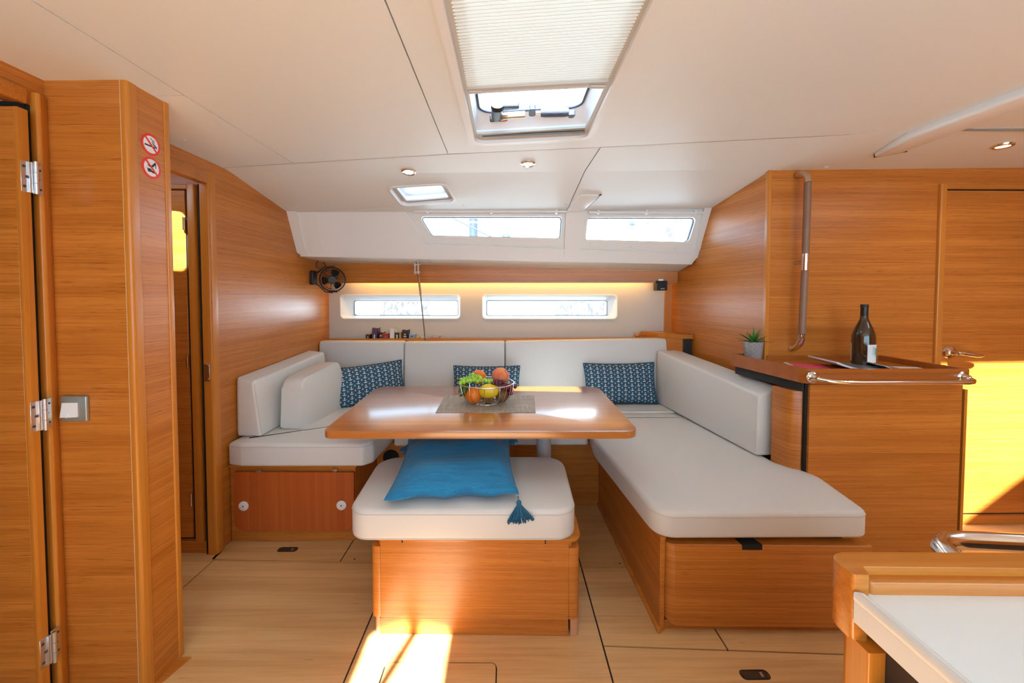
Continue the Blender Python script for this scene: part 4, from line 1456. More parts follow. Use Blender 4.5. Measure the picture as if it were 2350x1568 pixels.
for i in range(NR):
    a = 2 * math.pi * (i + 0.35) / NR
    fin('rib', tube([rib_pt(a, k / 9) for k in range(10)], 0.0015, n=6), steel, bk)
for i in range(6):
    a = math.pi * i / 6
    e = Vector((math.cos(a), math.sin(a), 0)) * BASE
    fin('floor_wire', tube([BC + Vector((0, 0, 0.0035)) - e, BC + Vector((0, 0, 0.0035)) + e], 0.0015, n=6), steel, bk)

orange_m = plain('orange_peel', (0.90, 0.20, 0.006), 0.42, nb=(420, 0.35, 0.0012))
lemon_m = plain('lemon_peel', (0.86, 0.56, 0.008), 0.4, nb=(300, 0.3, 0.001))
kiwi_m = plain('kiwi_skin', (0.26, 0.115, 0.035), 0.9, nb=(260, 0.5, 0.001), var=0.35, vs=60)


def peach_mat():
    m, nt, bs = new_mat('peach_skin')
    n = noise(nt, coords(nt), 16, 3, 0.55)
    nt.links.new(mixc(nt, n.smooth(0.36, 0.62), (0.84, 0.36, 0.05), (0.78, 0.13, 0.085)), bs.inputs['Base Color'])
    bs.inputs['Roughness'].default_value = 0.65
    bs.inputs['Sheen Weight'].default_value = 0.3
    return m


def fruit_round(name, lab, c, r, m, sc_=(1, 1, 1), stem=(0.05, 0.16, 0.04), grp=None, tilt=(0, 0)):
    t = thing(name, lab, 'fruit', c, grp)
    Mx = Matrix.Rotation(tilt[0], 4, 'X') @ Matrix.Rotation(tilt[1], 4, 'Y')
    fin('skin', ball(c, r, sc_, 28, 18, M=Mx), m, t)
    up = (Mx @ Vector((0, 0, r * sc_[2])))
    fin('stem_scar', ball(Vector(c) + up * 0.985, r * 0.10, (1, 1, 0.5), 10, 6), plain('stem_green_%d' % int(stem[0] * 100), stem, 0.8), t)
    return t


fruit_round('orange', 'bright orange at the front left of the fruit basket', (-0.158, 1.930, 0.738), 0.0385, orange_m, (1, 1, 1.05), grp='oranges in the basket', tilt=(-0.5, 0.4))
fruit_round('orange', 'orange at the back of the basket, half hidden by green grapes', (-0.140, 2.020, 0.808), 0.037, orange_m, (1, 1, 0.97), grp='oranges in the basket', tilt=(0.3, 0.2))
fruit_round('peach', 'large pink and yellow peach on top of the basket', (-0.030, 1.995, 0.818), 0.0435, peach_mat(), (1, 1, 0.97), (0.2, 0.1, 0.04), tilt=(0.5, 0.6))
fruit_round('kiwi', 'brown kiwi at the bottom of the basket under the lemon', (-0.090, 1.937, 0.726), 0.030, kiwi_m, (1.15, 1, 0.95), (0.15, 0.08, 0.03), 'kiwis in the basket', tilt=(0, 1.4))
kw = fruit_round('kiwi', 'brown kiwi with a green sticker at the right of the basket', (-0.022, 1.950, 0.728), 0.031, kiwi_m, (1.12, 1, 1), (0.15, 0.08, 0.03), 'kiwis in the basket', tilt=(0, -1.3))
fin('sticker', lathe([(0, 0), (0.0045, 0), (0.0045, 0.0006), (0, 0.0006)], n=14, M=Matrix.Translation((-0.0295, 1.9195, 0.7345)) @ Matrix.Rotation(R(80), 4, 'X') @ Matrix.Rotation(R(-12), 4, 'Y')), plain('green_sticker', (0.03, 0.30, 0.14), 0.4), kw)


def lemon(lab, c, r, L, yaw, pit):
    t = thing('lemon', lab, 'fruit', c, 'lemons in the basket')
    prof = []
    for k in range(21):
        u = -1 + 2 * k / 20
        rr_ = r * math.sqrt(max(0, 1 - abs(u) ** 2.3)) if abs(u) < 0.93 else r * 0.36 * math.sqrt(max(0, 1 - ((abs(u) - 0.93) / 0.07) ** 2)) + 0.0001
        if k in (0, 20): rr_ = 0
        prof.append((rr_, u * L))
    fin('skin', lathe(prof, n=28, M=Matrix.Translation(c) @ Matrix.Rotation(yaw, 4, 'Z') @ Matrix.Rotation(pit, 4, 'Y')), lemon_m, t)
    d = (Matrix.Rotation(yaw, 4, 'Z') @ Matrix.Rotation(pit, 4, 'Y')) @ Vector((0, 0, L))
    fin('tip', ball(Vector(c) + d, r * 0.11, (1, 1, 1), 10, 6), plain('lemon_tip', (0.35, 0.40, 0.04), 0.6), t)


lemon('yellow lemon in the front middle of the basket', (-0.084, 1.905, 0.764), 0.034, 0.049, 0.05, R(88))
lemon('yellow lemon low at the left behind the orange', (-0.185, 1.985, 0.733), 0.028, 0.04, 0.9, R(80))


def grape_mat(name, a, b, sub):
    m, nt, bs = new_mat(name)
    n = noise(nt, coords(nt), 45, 3, 0.6)
    nt.links.new(mixc(nt, n.smooth(0.35, 0.65), a, b), bs.inputs['Base Color'])
    bs.inputs['Roughness'].default_value = 0.22
    bs.inputs['Subsurface Weight'].default_value = sub
    bs.inputs['Subsurface Radius'].default_value = (0.01, 0.01, 0.006)
    bs.inputs['Subsurface Scale'].default_value = 0.5
    return m


gm = grape_mat('green_grape', (0.24, 0.52, 0.02), (0.40, 0.68, 0.07), 0.25)
gm2 = grape_mat('blushing_green_grape', (0.46, 0.30, 0.05), (0.42, 0.58, 0.07), 0.25)
rm = grape_mat('dark_red_grape', (0.085, 0.008, 0.022), (0.16, 0.018, 0.045), 0.1)
rm2 = grape_mat('bright_red_grape', (0.34, 0.008, 0.02), (0.24, 0.012, 0.03), 0.1)


def bunch(name, lab, spots, r, mats, stem_pts, seed):
    rnd = random.Random(seed)
    c = sum((Vector(s) for s in spots), Vector()) / len(spots)
    t = thing(name, lab, 'fruit', tuple(c))
    me_cache = {}
    for i, s in enumerate(spots):
        k = 1 if (i % 7 == 3) else 0
        if k not in me_cache:
            bm = ball((0, 0, 0), r, (1, 1, 1.1), 16, 10)
            o = fin('berry', bm, mats[k], t)
            me_cache[k] = o.data
        else:
            o = add_obj('berry', me_cache[k], t)
        o.location = s
        o.rotation_euler = (rnd.uniform(-1, 1), rnd.uniform(-1, 1), 0)
    fin('stalk', tube(stem_pts, 0.0022, n=6), plain('grape_stalk', (0.22, 0.26, 0.06), 0.7), t)


rnd = random.Random(11)
gs = []
for i in range(10):
    for j in range(4):
        x = -0.222 + i * 0.0162 + (0.008 if j % 2 else 0)
        y = 1.915 + j * 0.019
        z = 0.795 + 0.019 * math.exp(-((x + 0.165) / 0.05) ** 2) + 0.006 * (j in (1, 2)) + rnd.uniform(-0.003, 0.003)
        if (x + 0.097) ** 2 + (y - 1.972) ** 2 < 0.142 ** 2 and not (x > -0.125 and j == 0):
            gs.append((x, y, z))
for i in range(8):
    gs.append((-0.205 + i * 0.013, 1.935 + (i % 3) * 0.016, 0.824 - abs(i - 4) * 0.002 + rnd.uniform(-0.002, 0.002)) if i < 7 else (-0.165, 1.95, 0.834))
bunch('green_grape_bunch', 'bunch of light green grapes heaped over the left rim of the basket', gs, 0.0100, (gm, gm2), [(-0.20, 1.95, 0.80), (-0.15, 1.955, 0.812), (-0.10, 1.965, 0.802), (-0.08, 1.98, 0.79)], 3)
rs = []
for i in range(7):
    for j in range(4):
        x = -0.064 + i * 0.0165 + (0.008 if j % 2 else 0)
        y = 1.905 + j * 0.019
        z = 0.800 - 0.010 * (i > 3) - 0.004 * i * (i > 2) + rnd.uniform(-0.003, 0.003) + 0.006 * (j == 1)
        if (x + 0.097) ** 2 + (y - 1.972) ** 2 < 0.128 ** 2:
            rs.append((x, y, z))
for k in range(14):
    rs.append((0.002 + 0.011 * (k % 3) + rnd.uniform(-0.003, 0.003), 1.945 + 0.014 * (k // 5), 0.735 + 0.012 * (k % 5) + rnd.uniform(-0.003, 0.003)))
rs += [(0.0435, 1.965, 0.770), (0.0, 1.925, 0.783), (-0.02, 1.915, 0.775), (0.02, 1.94, 0.76), (-0.045, 1.915, 0.805)]
bunch('red_grape_bunch', 'bunch of dark red grapes at the right side of the basket', rs, 0.0092, (rm, rm2), [(-0.05, 1.94, 0.80), (0.0, 1.95, 0.795), (0.02, 1.955, 0.77), (0.022, 1.96, 0.74)], 4)
# artificial leaves at the left
lf = thing('vine_leaf', 'green artificial leaf poking through the left ribs of the basket', 'leaf', (-0.21, 1.935, 0.75))
leaf_m = plain('green_leaf', (0.16, 0.32, 0.06), 0.5, var=0.4, vs=40)


def leaf(p0, d, n_, L, W_):
    p0, d, n_ = Vector(p0), Vector(d).normalized(), Vector(n_).normalized()
    s = d.cross(n_).normalized()
    bm = bmesh.new()
    rows = []
    for i in range(8):
        t = i / 7
        ww = W_ * math.sin(math.pi * min(1, t * 0.93 + 0.07)) ** 0.8
        c = p0 + d * L * t - n_ * L * 0.25 * t * t
        rows.append([bm.verts.new(c + s * ww * k + n_ * (abs(k) * 0.15 * W_)) for k in (-1, -0.5, 0, 0.5, 1)])
    for A, B in zip(rows, rows[1:]):
        for k in range(4):
            bm.faces.new((A[k], A[k + 1], B[k + 1], B[k]))
    bmesh.ops.solidify(bm, geom=bm.faces[:], thickness=0.0008)
    return bm


fin('blade', leaf((-0.190, 1.955, 0.785), (-0.6, -0.28, -0.42), (-0.3, -0.8, 0.4), 0.062, 0.020), leaf_m, lf)
fin('blade', leaf((-0.195, 1.950, 0.775), (-0.2, -0.2, -0.9), (-0.1, -0.95, 0.2), 0.05, 0.014), leaf_m, lf)
fin('blade', leaf((-0.20, 1.940, 0.74), (-0.9, -0.3, -0.12), (0, -0.4, 0.9), 0.035, 0.008), plain('deep_green_leaf', (0.05, 0.16, 0.02), 0.5), lf)

# ================================================================ CHART COUNTER ON THE RIGHT
ct = thing('side_counter', 'wooden counter cabinet beside the right bench with a raised rounded fiddle', 'cabinet', (1.65, 1.85, 0))
YC = 1.690
fin('front_panel', box(1.312, 1.982, YC, YC + 0.02, 0.0, 0.838, 0.001, 1), wood_h, ct)
fin('body', box(1.33, 2.0, YC + 0.021, YR - 0.006, 0.0, 0.84), wood_h, ct, smooth=0)
fin('side_gap', box(1.300, 1.313, YC + 0.012, YC + 0.03, 0.0, 0.84), dark_gap, ct, smooth=0)
fin('side_gap', box(1.981, 1.997, YC + 0.012, YC + 0.03, 0.0, 0.84), dark_gap, ct, smooth=0)
fin('right_edge_panel', prism(rpoly([(1.995, YC + 0.002), (2.014, YC + 0.002), (2.014, YR - 0.07), (1.995, YR - 0.07)], [0.0, 0.012, 0.0, 0.0], 4), 0.0, 0.812), wood_v, ct)
# rounded side panel behind the end of the side backrest
arc = [(1.302, 1.715), (1.287, 1.717), (1.270, 1.724), (1.257, 1.737), (1.250, 1.755), (1.246, 1.80), (1.242, 1.83)]
bmw = bmesh.new()
loft_rows = []
for x, y in arc + [(1.262, 1.83), (1.268, 1.76), (1.302, 1.735)]:
    loft_rows.append((x, y))
fin('rounded_side_panel', prism(loft_rows, 0.0, 0.803, r=0.003, seg=2), wood_h, ct)
fin('rounded_side_panel', prism([(1.333, 1.835), (1.345, 1.835), (1.338, 2.04), (1.326, 2.04)], 0.0, 0.803), wood_h, ct)
bmw.free()
fin('recess_shade', prism([(1.295, YC + 0.02), (1.325, YC + 0.02), (1.325, 2.05), (1.260, 2.12), (1.235, 2.12)], 0.803, 0.852), cloth_and_shade, ct, smooth=0)  # solid charcoal strip stands for the shade under the fiddle
fo = rpoly([(1.268, 1.655), (1.972, 1.648), (1.972, 2.052), (1.368, 2.052), (1.358, 2.125), (1.208, 2.120)], [0.05, 0.02, 0.002, 0.002, 0.002, 0.002], 7)
fi = rpoly([(1.292, 1.677), (1.950, 1.672), (1.950, 2.051), (1.362, 2.051), (1.354, 2.118), (1.230, 2.118)], [0.04, 0.015, 0.002, 0.002, 0.002, 0.002], 7)
fd = fin('fiddle', plate(fo, [fi], lambda u, v, k: (u, v, 0.848 + 0.062 * k)), wood_dark, ct)
fin('worktop', prism(inset(fi, -0.004), 0.850, 0.884), wood_sx, ct, smooth=0)
rail = thing('counter_grab_rail', 'polished steel grab rail along the front of the side counter', 'grab rail', (1.62, 1.62, 0.87))
for x in (1.294, 1.935):
    fin('rose', lathe([(0, 0), (0.026, 0), (0.026, 0.003), (0.0235, 0.006), (0.017, 0.010), (0.0145, 0.02), (0.012, 0.028), (0, 0.028)], n=28,
                      M=Matrix.Translation((x, 1.654, 0.877)) @ Matrix.Rotation(R(90), 4, 'X')), steel, rail)
pth = [(1.294, 1.632, 0.876), (1.310, 1.622, 0.873), (1.345, 1.612, 0.868), (1.40, 1.603, 0.865)] + [(1.45 + 0.05 * i, 1.60, 0.865) for i in range(9)] + [(1.90, 1.60, 0.865), (1.922, 1.603, 0.866), (1.936, 1.612, 0.869), (1.938, 1.632, 0.875)]
fin('bar', tube(pth, 0.0092, n=16), steel, rail)

hr = thing('upright_handrail', 'tall upright handrail wrapped in taupe leather on the right wall', 'handrail', (1.50, 2.03, 1.4))
cvt = [(1.500, YR - 0.006, 1.842), (1.502, YR - 0.03, 1.842), (1.506, YR - 0.052, 1.832), (1.508, YR - 0.066, 1.812), (1.508, YR - 0.070, 1.788)]
cvb = [(1.496, YR - 0.070, 1.028), (1.496, YR - 0.067, 1.000), (1.495, YR - 0.055, 0.972), (1.494, YR - 0.035, 0.955), (1.493, YR - 0.006, 0.945)]
fin('top_bend', tube(cvt, 0.0155, n=18), plain('champagne_steel', (0.70, 0.58, 0.46), 0.2, 1.0), hr)
fin('bottom_bend', tube(cvb, 0.0155, n=18), steel, hr)
fin('leather_grip', tube([(1.508, YR - 0.070, 1.788), (1.505, YR - 0.070, 1.432)], 0.0163, n=20), leatherwrap, hr)
fin('leather_grip', tube([(1.504, YR - 0.070, 1.352), (1.496, YR - 0.070, 1.028)], 0.0163, n=20), leatherwrap, hr)
fin('middle_collar', tube([(1.505, YR - 0.070, 1.433), (1.504, YR - 0.070, 1.351)], 0.0166, n=20), steel, hr)
fin('standoff', tube([(1.5045, YR - 0.065, 1.392), (1.503, YR + 0.0, 1.392)], 0.0085, n=14), steel_r, hr)

# ---- bottle
bt = thing('wine_bottle', 'dark brown wine bottle with a white label on the side counter', 'bottle', (1.722, 1.890, 0.884))
bp = [(0, 0), (0.042, 0), (0.0455, 0.004), (0.0462, 0.02), (0.0465, 0.125), (0.0455, 0.145), (0.041, 0.166), (0.033, 0.188), (0.024, 0.208), (0.0175, 0.225), (0.0148, 0.245), (0.0142, 0.283), (0.0158, 0.284), (0.0158, 0.294), (0.0140, 0.296), (0, 0.296)]
bglass, nt, bs = new_mat('dark_amber_glass')
bs.inputs['Base Color'].default_value = (0.045, 0.022, 0.008, 1)
bs.inputs['Roughness'].default_value = 0.06
bs.inputs['Coat Weight'].default_value = 0.6
bs.inputs['Coat Roughness'].default_value = 0.03
bc_ = Vector((1.722, 1.890, 0.884))
fin('glass', lathe(bp, bc_, 40), bglass, bt)
fin('capsule', lathe([(0.0150, 0.238), (0.0153, 0.24), (0.0148, 0.282), (0.0163, 0.2835), (0.0163, 0.2945), (0.0145, 0.297), (0, 0.297)], bc_, 32), plain('black_foil', (0.012, 0.012, 0.012), 0.35), bt)


def wrap(a0, a1, z0, z1, r, n=14):
    bm = bmesh.new()
    A = []
    for i in range(n + 1):
        a = R(a0 + (a1 - a0) * i / n)
        A.append((bm.verts.new(bc_ + Vector((r * math.cos(a), r * math.sin(a), z0))), bm.verts.new(bc_ + Vector((r * math.cos(a), r * math.sin(a), z1)))))
    for p, q in zip(A, A[1:]):
        bm.faces.new((p[0], q[0], q[1], p[1]))
    return bm


# seen from the cabin the label turns to the right
lb_ = fin('label', wrap(-113, -33, 0.022, 0.107, 0.0469), plain('label_paper', (0.80, 0.81, 0.80), 0.6), bt)
fin('label_print', wrap(-70, -42, 0.058, 0.092, 0.0471), plain('turquoise_print', (0.03, 0.55, 0.47), 0.6), lb_)
fin('label_print', wrap(-60, -40, 0.048, 0.062, 0.0471), plain('turquoise_print', (0.03, 0.55, 0.47), 0.6), lb_)
for a, z0, z1 in ((-86, 0.055, 0.096), (-80, 0.060, 0.098), (-76, 0.050, 0.098)):
    fin('label_text_line', wrap(a, a + 1.6, z0, z1, 0.0471, 2), plain('grey_ink', (0.30, 0.31, 0.31), 0.7), lb_)
fin('back_label', wrap(-222, -196, 0.026, 0.108, 0.0469), plain('cream_label', (0.78, 0.62, 0.50), 0.6), bt)

# ---- potted plant
pc = Vector((1.297, 2.066, 0.8845))
pt = thing('potted_succulent', 'small green spiky plant in a grey glass pot at the corner of the side counter', 'potted plant', tuple(pc))


def pot_mat():
    m, nt, bs = new_mat('grey_cut_glass_pot')
    co = coords(nt)
    sx = nt.nodes.new('ShaderNodeSeparateXYZ')
    nt.links.new(co, sx.inputs[0])
    x, z = V(nt, sx.outputs[0]), V(nt, sx.outputs[2])
    a = (x + z) / 0.022
    b = (x - z) / 0.022
    la = (a - a.floor() - 0.5).abs().lt(0.05).max((b - b.floor() - 0.5).abs().lt(0.05))
    nt.links.new(mixc(nt, la * 0.35, (0.30, 0.31, 0.32), (0.55, 0.55, 0.55)), bs.inputs['Base Color'])
    bs.inputs['Roughness'].default_value = 0.18
    bump(nt, bs, la, 0.4, 0.001)
    return m


fin('pot', lathe([(0, 0), (0.036, 0), (0.038, 0.003), (0.047, 0.095), (0.048, 0.098), (0.044, 0.098), (0.043, 0.085), (0, 0.085)], pc, 32), pot_mat(), pt)
bmw = bmesh.new()
rnd = random.Random(5)
for i in range(46):
    a, q = rnd.uniform(0, 6.28), math.sqrt(rnd.random()) * 0.041
    ball(pc + Vector((q * math.cos(a), q * math.sin(a), 0.089 + rnd.uniform(-0.002, 0.005))), rnd.uniform(0.003, 0.006), (1, 1, 0.8), 8, 6, bm=bmw)
gv = fin('gravel', bmw, plain('pale_gravel', (0.45, 0.40, 0.34), 0.8, var=0.5, vs=120), pt)
gv['kind'] = 'stuff'
lfm = plain('succulent_green', (0.03, 0.20, 0.025), 0.38, var=0.45, vs=30)
lfm2 = plain('succulent_light_green', (0.10, 0.30, 0.05), 0.4, var=0.3, vs=30)
for i in range(30):
    ring = i % 3
    a = i * 2.399 + 0.3
    el = R((22, 42, 66)[ring] + rnd.uniform(-8, 8))
    L_ = (0.098, 0.098, 0.085)[ring] * rnd.uniform(0.85, 1.1)
    d = Vector((math.cos(a) * math.cos(el), math.sin(a) * math.cos(el), math.sin(el)))
    if i == 29:
        d, L_ = Vector((0.0, 0.02, 1)), 0.105
    s = d.cross(Vector((0, 0, 1)))
    s = s.normalized() if s.length > 0.1 else Vector((1, 0, 0))
    n_ = s.cross(d)
    bm = bmesh.new()
    rows = []
    for k in range(7):
        t = k / 6
        ww = 0.0062 * (math.sin(math.pi * (0.25 + 0.7 * t)) ** 1.0) * (1 - t ** 3)
        c = pc + Vector((0, 0, 0.086)) + d * L_ * t + Vector((0, 0, -0.018 * t * t * math.cos(el)))
        rows.append([bm.verts.new(c - s * ww + n_ * 0.0015), bm.verts.new(c - n_ * 0.0012 * (1 - t)), bm.verts.new(c + s * ww + n_ * 0.0015), bm.verts.new(c + n_ * 0.0022 * (1 - t))])
    for A, B in zip(rows, rows[1:]):
        for k in range(4):
            bm.faces.new((A[k], A[(k + 1) % 4], B[(k + 1) % 4], B[k]))
    fin('leaf', bm, lfm if i % 4 else lfm2, pt)

# ---- papers and magazines in the counter tray
def sheet(name, lab, cx_, cy_, wx, wy, rz, z0, th, m, lift=0.0, band=None):
    t = thing(name, lab, name.split('_')[-1], (cx_, cy_, z0), 'papers in the counter tray', rot=(0, 0, R(rz)))
    bm = bmesh.new()
    nx = 8
    rows = []
    for i in range(nx + 1):
        x = -wx / 2 + wx * i / nx
        z = lift * max(0, (-(x) / (wx / 2))) ** 2
        rows.append([bm.verts.new((x, -wy / 2, z)), bm.verts.new((x, wy / 2, z)), bm.verts.new((x, wy / 2, z + th)), bm.verts.new((x, -wy / 2, z + th))])
    for A, B in zip(rows, rows[1:]):
        for k in range(4):
            bm.faces.new((A[k], A[(k + 1) % 4], B[(k + 1) % 4], B[k]))
    bm.faces.new(rows[0][::-1]); bm.faces.new(rows[-1])
    fin('pages', bm, plain('paper_white', (0.74, 0.74, 0.74), 0.6), t)
    if m:
        bm = bmesh.new()
        rows = []
        for i in range(nx + 1):
            x = -wx / 2 + 0.012 + (wx - 0.012) * i / nx
            z = lift * max(0, (-(x) / (wx / 2))) ** 2 + th + 0.0004
            rows.append([bm.verts.new((x, -wy / 2 + 0.001, z)), bm.verts.new((x, wy / 2 - 0.001, z))])
        for A, B in zip(rows, rows[1:]):
            bm.faces.new((A[0], B[0], B[1], A[1]))
        fin('cover_print', bm, m, t)
    return t


sheet('grey_magazine', 'magazine with a grey cover and lifted white spine in the counter tray', 1.640, 1.840, 0.30, 0.20, -6, 0.8845, 0.008, plain('slate_print', (0.19, 0.20, 0.23), 0.35), 0.034)
sheet('white_paper', 'white sheet of paper beside the wine bottle base', 1.800, 1.780, 0.22, 0.15, -12, 0.8848, 0.003, None, 0.024)
sheet('pink_brochure', 'thin brochure with a pink and red print at the left of the counter tray', 1.420, 1.835, 0.15, 0.20, -18, 0.8845, 0.004, plain('pink_print', (0.72, 0.06, 0.14), 0.4), 0.004)

# ================================================================ GALLEY CORNER IN THE FOREGROUND
ga = thing('galley_unit', 'galley cabinet corner with wooden fiddle in the near right foreground', 'cabinet', (0.6, 0.3, 0))
body = rpoly([(0.403, -0.6), (1.40, -0.6), (1.40, 0.444), (0.403, 0.462)], [0, 0, 0, 0.02], 6)
fin('corner_post', prism(rpoly([(0.4035, 0.425), (0.424, 0.425), (0.424, 0.463), (0.4035, 0.463)], [0.002, 0.002, 0.002, 0.02], 6), 0.0, 0.822), wood_v, ga)
fin('body', prism([(0.424, -0.6), (1.40, -0.6), (1.40, 0.440), (0.424, 0.458)], 0.0, 0.825), plain('dark_galley_recess', (0.05, 0.035, 0.028), 0.7), ga, smooth=0)
fin('drawer_front', box(0.4035, 0.424, 0.02, 0.420, 0.40, 0.782, 0.003, 2), wood_h, ga)
fin('drawer_front', box(0.4035, 0.424, -0.45, 0.015, 0.40, 0.782, 0.003, 2), wood_h, ga)
fin('drawer_front', box(0.4035, 0.424, -0.45, 0.420, 0.04, 0.392, 0.003, 2), wood_h, ga)
# fiddle: an L with a rounded outer corner and a scooped inner step
fo = rpoly([(0.3985, 0.442), (0.4175, 0.4405), (0.4215, 0.4555), (1.42, 0.426), (1.42, 0.464), (0.3985, 0.482)], [0.004, 0.004, 0.003, 0, 0, 0.034], 8)
fdl = fin('fiddle', prism(fo, 0.822, 0.900, r=0.0016, seg=2), wood_sx, ga)
fin('inner_step', prism(rpoly([(0.4185, 0.443), (1.42, 0.414), (1.42, 0.436), (0.4205, 0.457)], [0.006, 0, 0, 0], 4), 0.845, 0.890, r=0.003, seg=2), wood_sx, fdl)
slabm = plain('white_solid_surface', (0.76, 0.79, 0.79), 0.22)
sl = thing('galley_worktop', 'white worktop slab with a raised edge in the near right foreground', 'worktop', (0.6, 0.2, 0.845))
so_ = [(0.3985, -0.6), (1.42, -0.6), (1.42, 0.424), (0.418, 0.447), (0.3990, 0.4405)]
SINK = rpoly([(0.475, -0.10), (0.80, -0.10), (0.80, 0.345), (0.475, 0.345)], 0.06, 8)
fin('slab', plate(so_, [SINK], lambda u, v, k: (u, v, 0.846 + 0.029 * k)), slabm, sl, smooth=0)
fin('raised_edge', prism([(0.3985, -0.6), (0.407, -0.6), (0.408, 0.436), (0.3985, 0.4405)], 0.868, 0.8835, r=0.004, seg=3), slabm, sl)
bmw = bmesh.new()
cs_ = (0.637, 0.12)
rg = lambda s, z: [(cs_[0] + (u - cs_[0]) * s, cs_[1] + (v - cs_[1]) * s, z) for u, v in SINK]
loft(bmw, [rg(1.0, 0.8755), rg(0.985, 0.8765), rg(0.97, 0.87), rg(0.95, 0.72), rg(0.85, 0.70)])
bmw.faces.new([bmw.verts.new(q) for q in rg(0.85, 0.70)])
fin('sink_bowl', bmw, plain('white_sink', (0.80, 0.80, 0.79), 0.2), sl)
gr = thing('galley_grab_rail', 'thick polished steel rail standing behind the galley fiddle', 'grab rail', (0.85, 0.6, 0.83))
gp = [(0.640, 0.468, 0.880), (0.622, 0.492, 0.876)]
gp = [(0.655, 0.474, 0.835), (0.652, 0.520, 0.835), (0.656, 0.560, 0.835), (0.668, 0.588, 0.8345), (0.69, 0.604, 0.834), (0.72, 0.609, 0.833), (0.76, 0.608, 0.832), (0.85, 0.602, 0.830), (1.10, 0.59, 0.828)]
gp += [(1.14, 0.58, 0.828), (1.15, 0.55, 0.828), (1.15, 0.47, 0.828)]
fin('bar', tube(gp, 0.0135, n=20), steel, gr)

# ================================================================ SIDE SHELF, BOOKS
sh = thing('book_shelf', 'low wooden shelf trough behind the back cushions', 'shelf', (0, 3.05, 0.80))
fin('shelf_board', plate([(-1.366, 0.0), (1.19, 0.0), (1.19, 1.0), (-1.366, 1.0)], [], lambda u, v, k: (u, lny(u) - 0.084 + 0.082 * v, 0.80 - 0.015 * k)), wood_sx, sh, smooth=0)
fin('front_ledge', plate([(-1.366, 0.78), (1.19, 0.78), (1.19, 0.915), (-1.366, 0.900)], [], LNm(-0.098, -0.084)), wood_sx, sh, smooth=0)


def book(lab, x, w_, h_, m, tilt=0.0, d=0.068, yo=0.0, title=None, dz=0.0, tag2=None, name='book'):
    y0 = lny(x) - 0.080 + yo
    t = thing(name, lab, 'book', (x, y0 + d / 2, 0.8005 + dz), 'books on the shelf', rot=(0, R(tilt), 0))
    bmw = box(-w_ / 2, -w_ / 2 + 0.0016, -d / 2, d / 2, 0, h_)
    box(w_ / 2 - 0.0016, w_ / 2, -d / 2, d / 2, 0, h_, bm=bmw)
    box(-w_ / 2, w_ / 2, -d / 2, -d / 2 + 0.0016, 0, h_, bm=bmw)
    fin('cover', bmw, m, t, smooth=0)
    fin('pages', box(-w_ / 2 + 0.0016, w_ / 2 - 0.0016, -d / 2 + 0.0016, d / 2 - 0.002, 0.001, h_ - 0.002), plain('aged_pages', (0.70, 0.50, 0.24), 0.9), t, smooth=0)
    if title:
        for k, (zz, ww, hh) in enumerate(title):
            fin('spine_mark', box(-ww / 2, ww / 2, -d / 2 - 0.0004, -d / 2 + 0.0002, h_ - zz - hh, h_ - zz), plain('spine_print_pale', (0.62, 0.60, 0.55), 0.7), t, smooth=0)
    return t


def bcol(n, c): return plain('book_' + n, c, 0.5)


book('dark brown paperback, leftmost on the shelf', -1.045, 0.030, 0.130, bcol('brown', (0.05, 0.012, 0.010)), title=[(0.012, 0.004, 0.014)])
book('tall purple book leaning right on the shelf', -1.003, 0.040, 0.180, bcol('purple', (0.085, 0.04, 0.105)), 4, title=[(0.05, 0.009, 0.05)])
book('black paperback with a white slash between the purple and red books', -0.957, 0.028, 0.148, bcol('black', (0.018, 0.016, 0.018)), 5, title=[(0.02, 0.010, 0.012), (0.045, 0.012, 0.03)])
book('wide dark red paperback on the shelf', -0.912, 0.052, 0.140, bcol('red', (0.33, 0.03, 0.035)), 0, title=[(0.02, 0.002, 0.02)])
book('tall white paperback on the shelf', -0.861, 0.038, 0.175, bcol('white', (0.74, 0.72, 0.67)), 0)
book('short dark teal paperback right of the white one', -0.824, 0.026, 0.145, bcol('teal', (0.02, 0.035, 0.045)), 0, title=[(0.015, 0.012, 0.035)])
book('slim tan paperback beside the dark teal one', -0.800, 0.016, 0.148, bcol('tan', (0.55, 0.32, 0.10)), 0)
book('tall black book with white lettering blocks on the shelf', -0.766, 0.042, 0.165, bcol('ink', (0.016, 0.018, 0.022)), 1, title=[(0.028, 0.010, 0.01), (0.045, 0.022, 0.008), (0.06, 0.012, 0.01)])
b_ = book('light blue paperback with a portrait on its spine', -0.716, 0.046, 0.133, bcol('blue', (0.22, 0.40, 0.68)), 2)
fin('spine_portrait', box(-0.009, 0.009, -0.0346, -0.0338, 0.088, 0.122), plain('portrait_brown', (0.14, 0.07, 0.045), 0.6), b_, smooth=0)
fin('spine_portrait', box(-0.005, 0.005, -0.0350, -0.0340, 0.092, 0.112), plain('portrait_skin', (0.62, 0.40, 0.29), 0.6), b_, smooth=0)
book('low tan paperback right of the blue one', -0.671, 0.030, 0.113, bcol('ochre', (0.60, 0.38, 0.12)), 0)
book('low white booklet left of the rigging rod', -0.633, 0.034, 0.118, bcol('offwhite', (0.70, 0.68, 0.64)), 0, yo=0.012, d=0.05)
book('low pink booklet right of the rigging rod', -0.540, 0.070, 0.115, bcol('pink', (0.62, 0.30, 0.30)), 0, title=[(0.002, 0.012, 0.007)], d=0.05, yo=0.010)

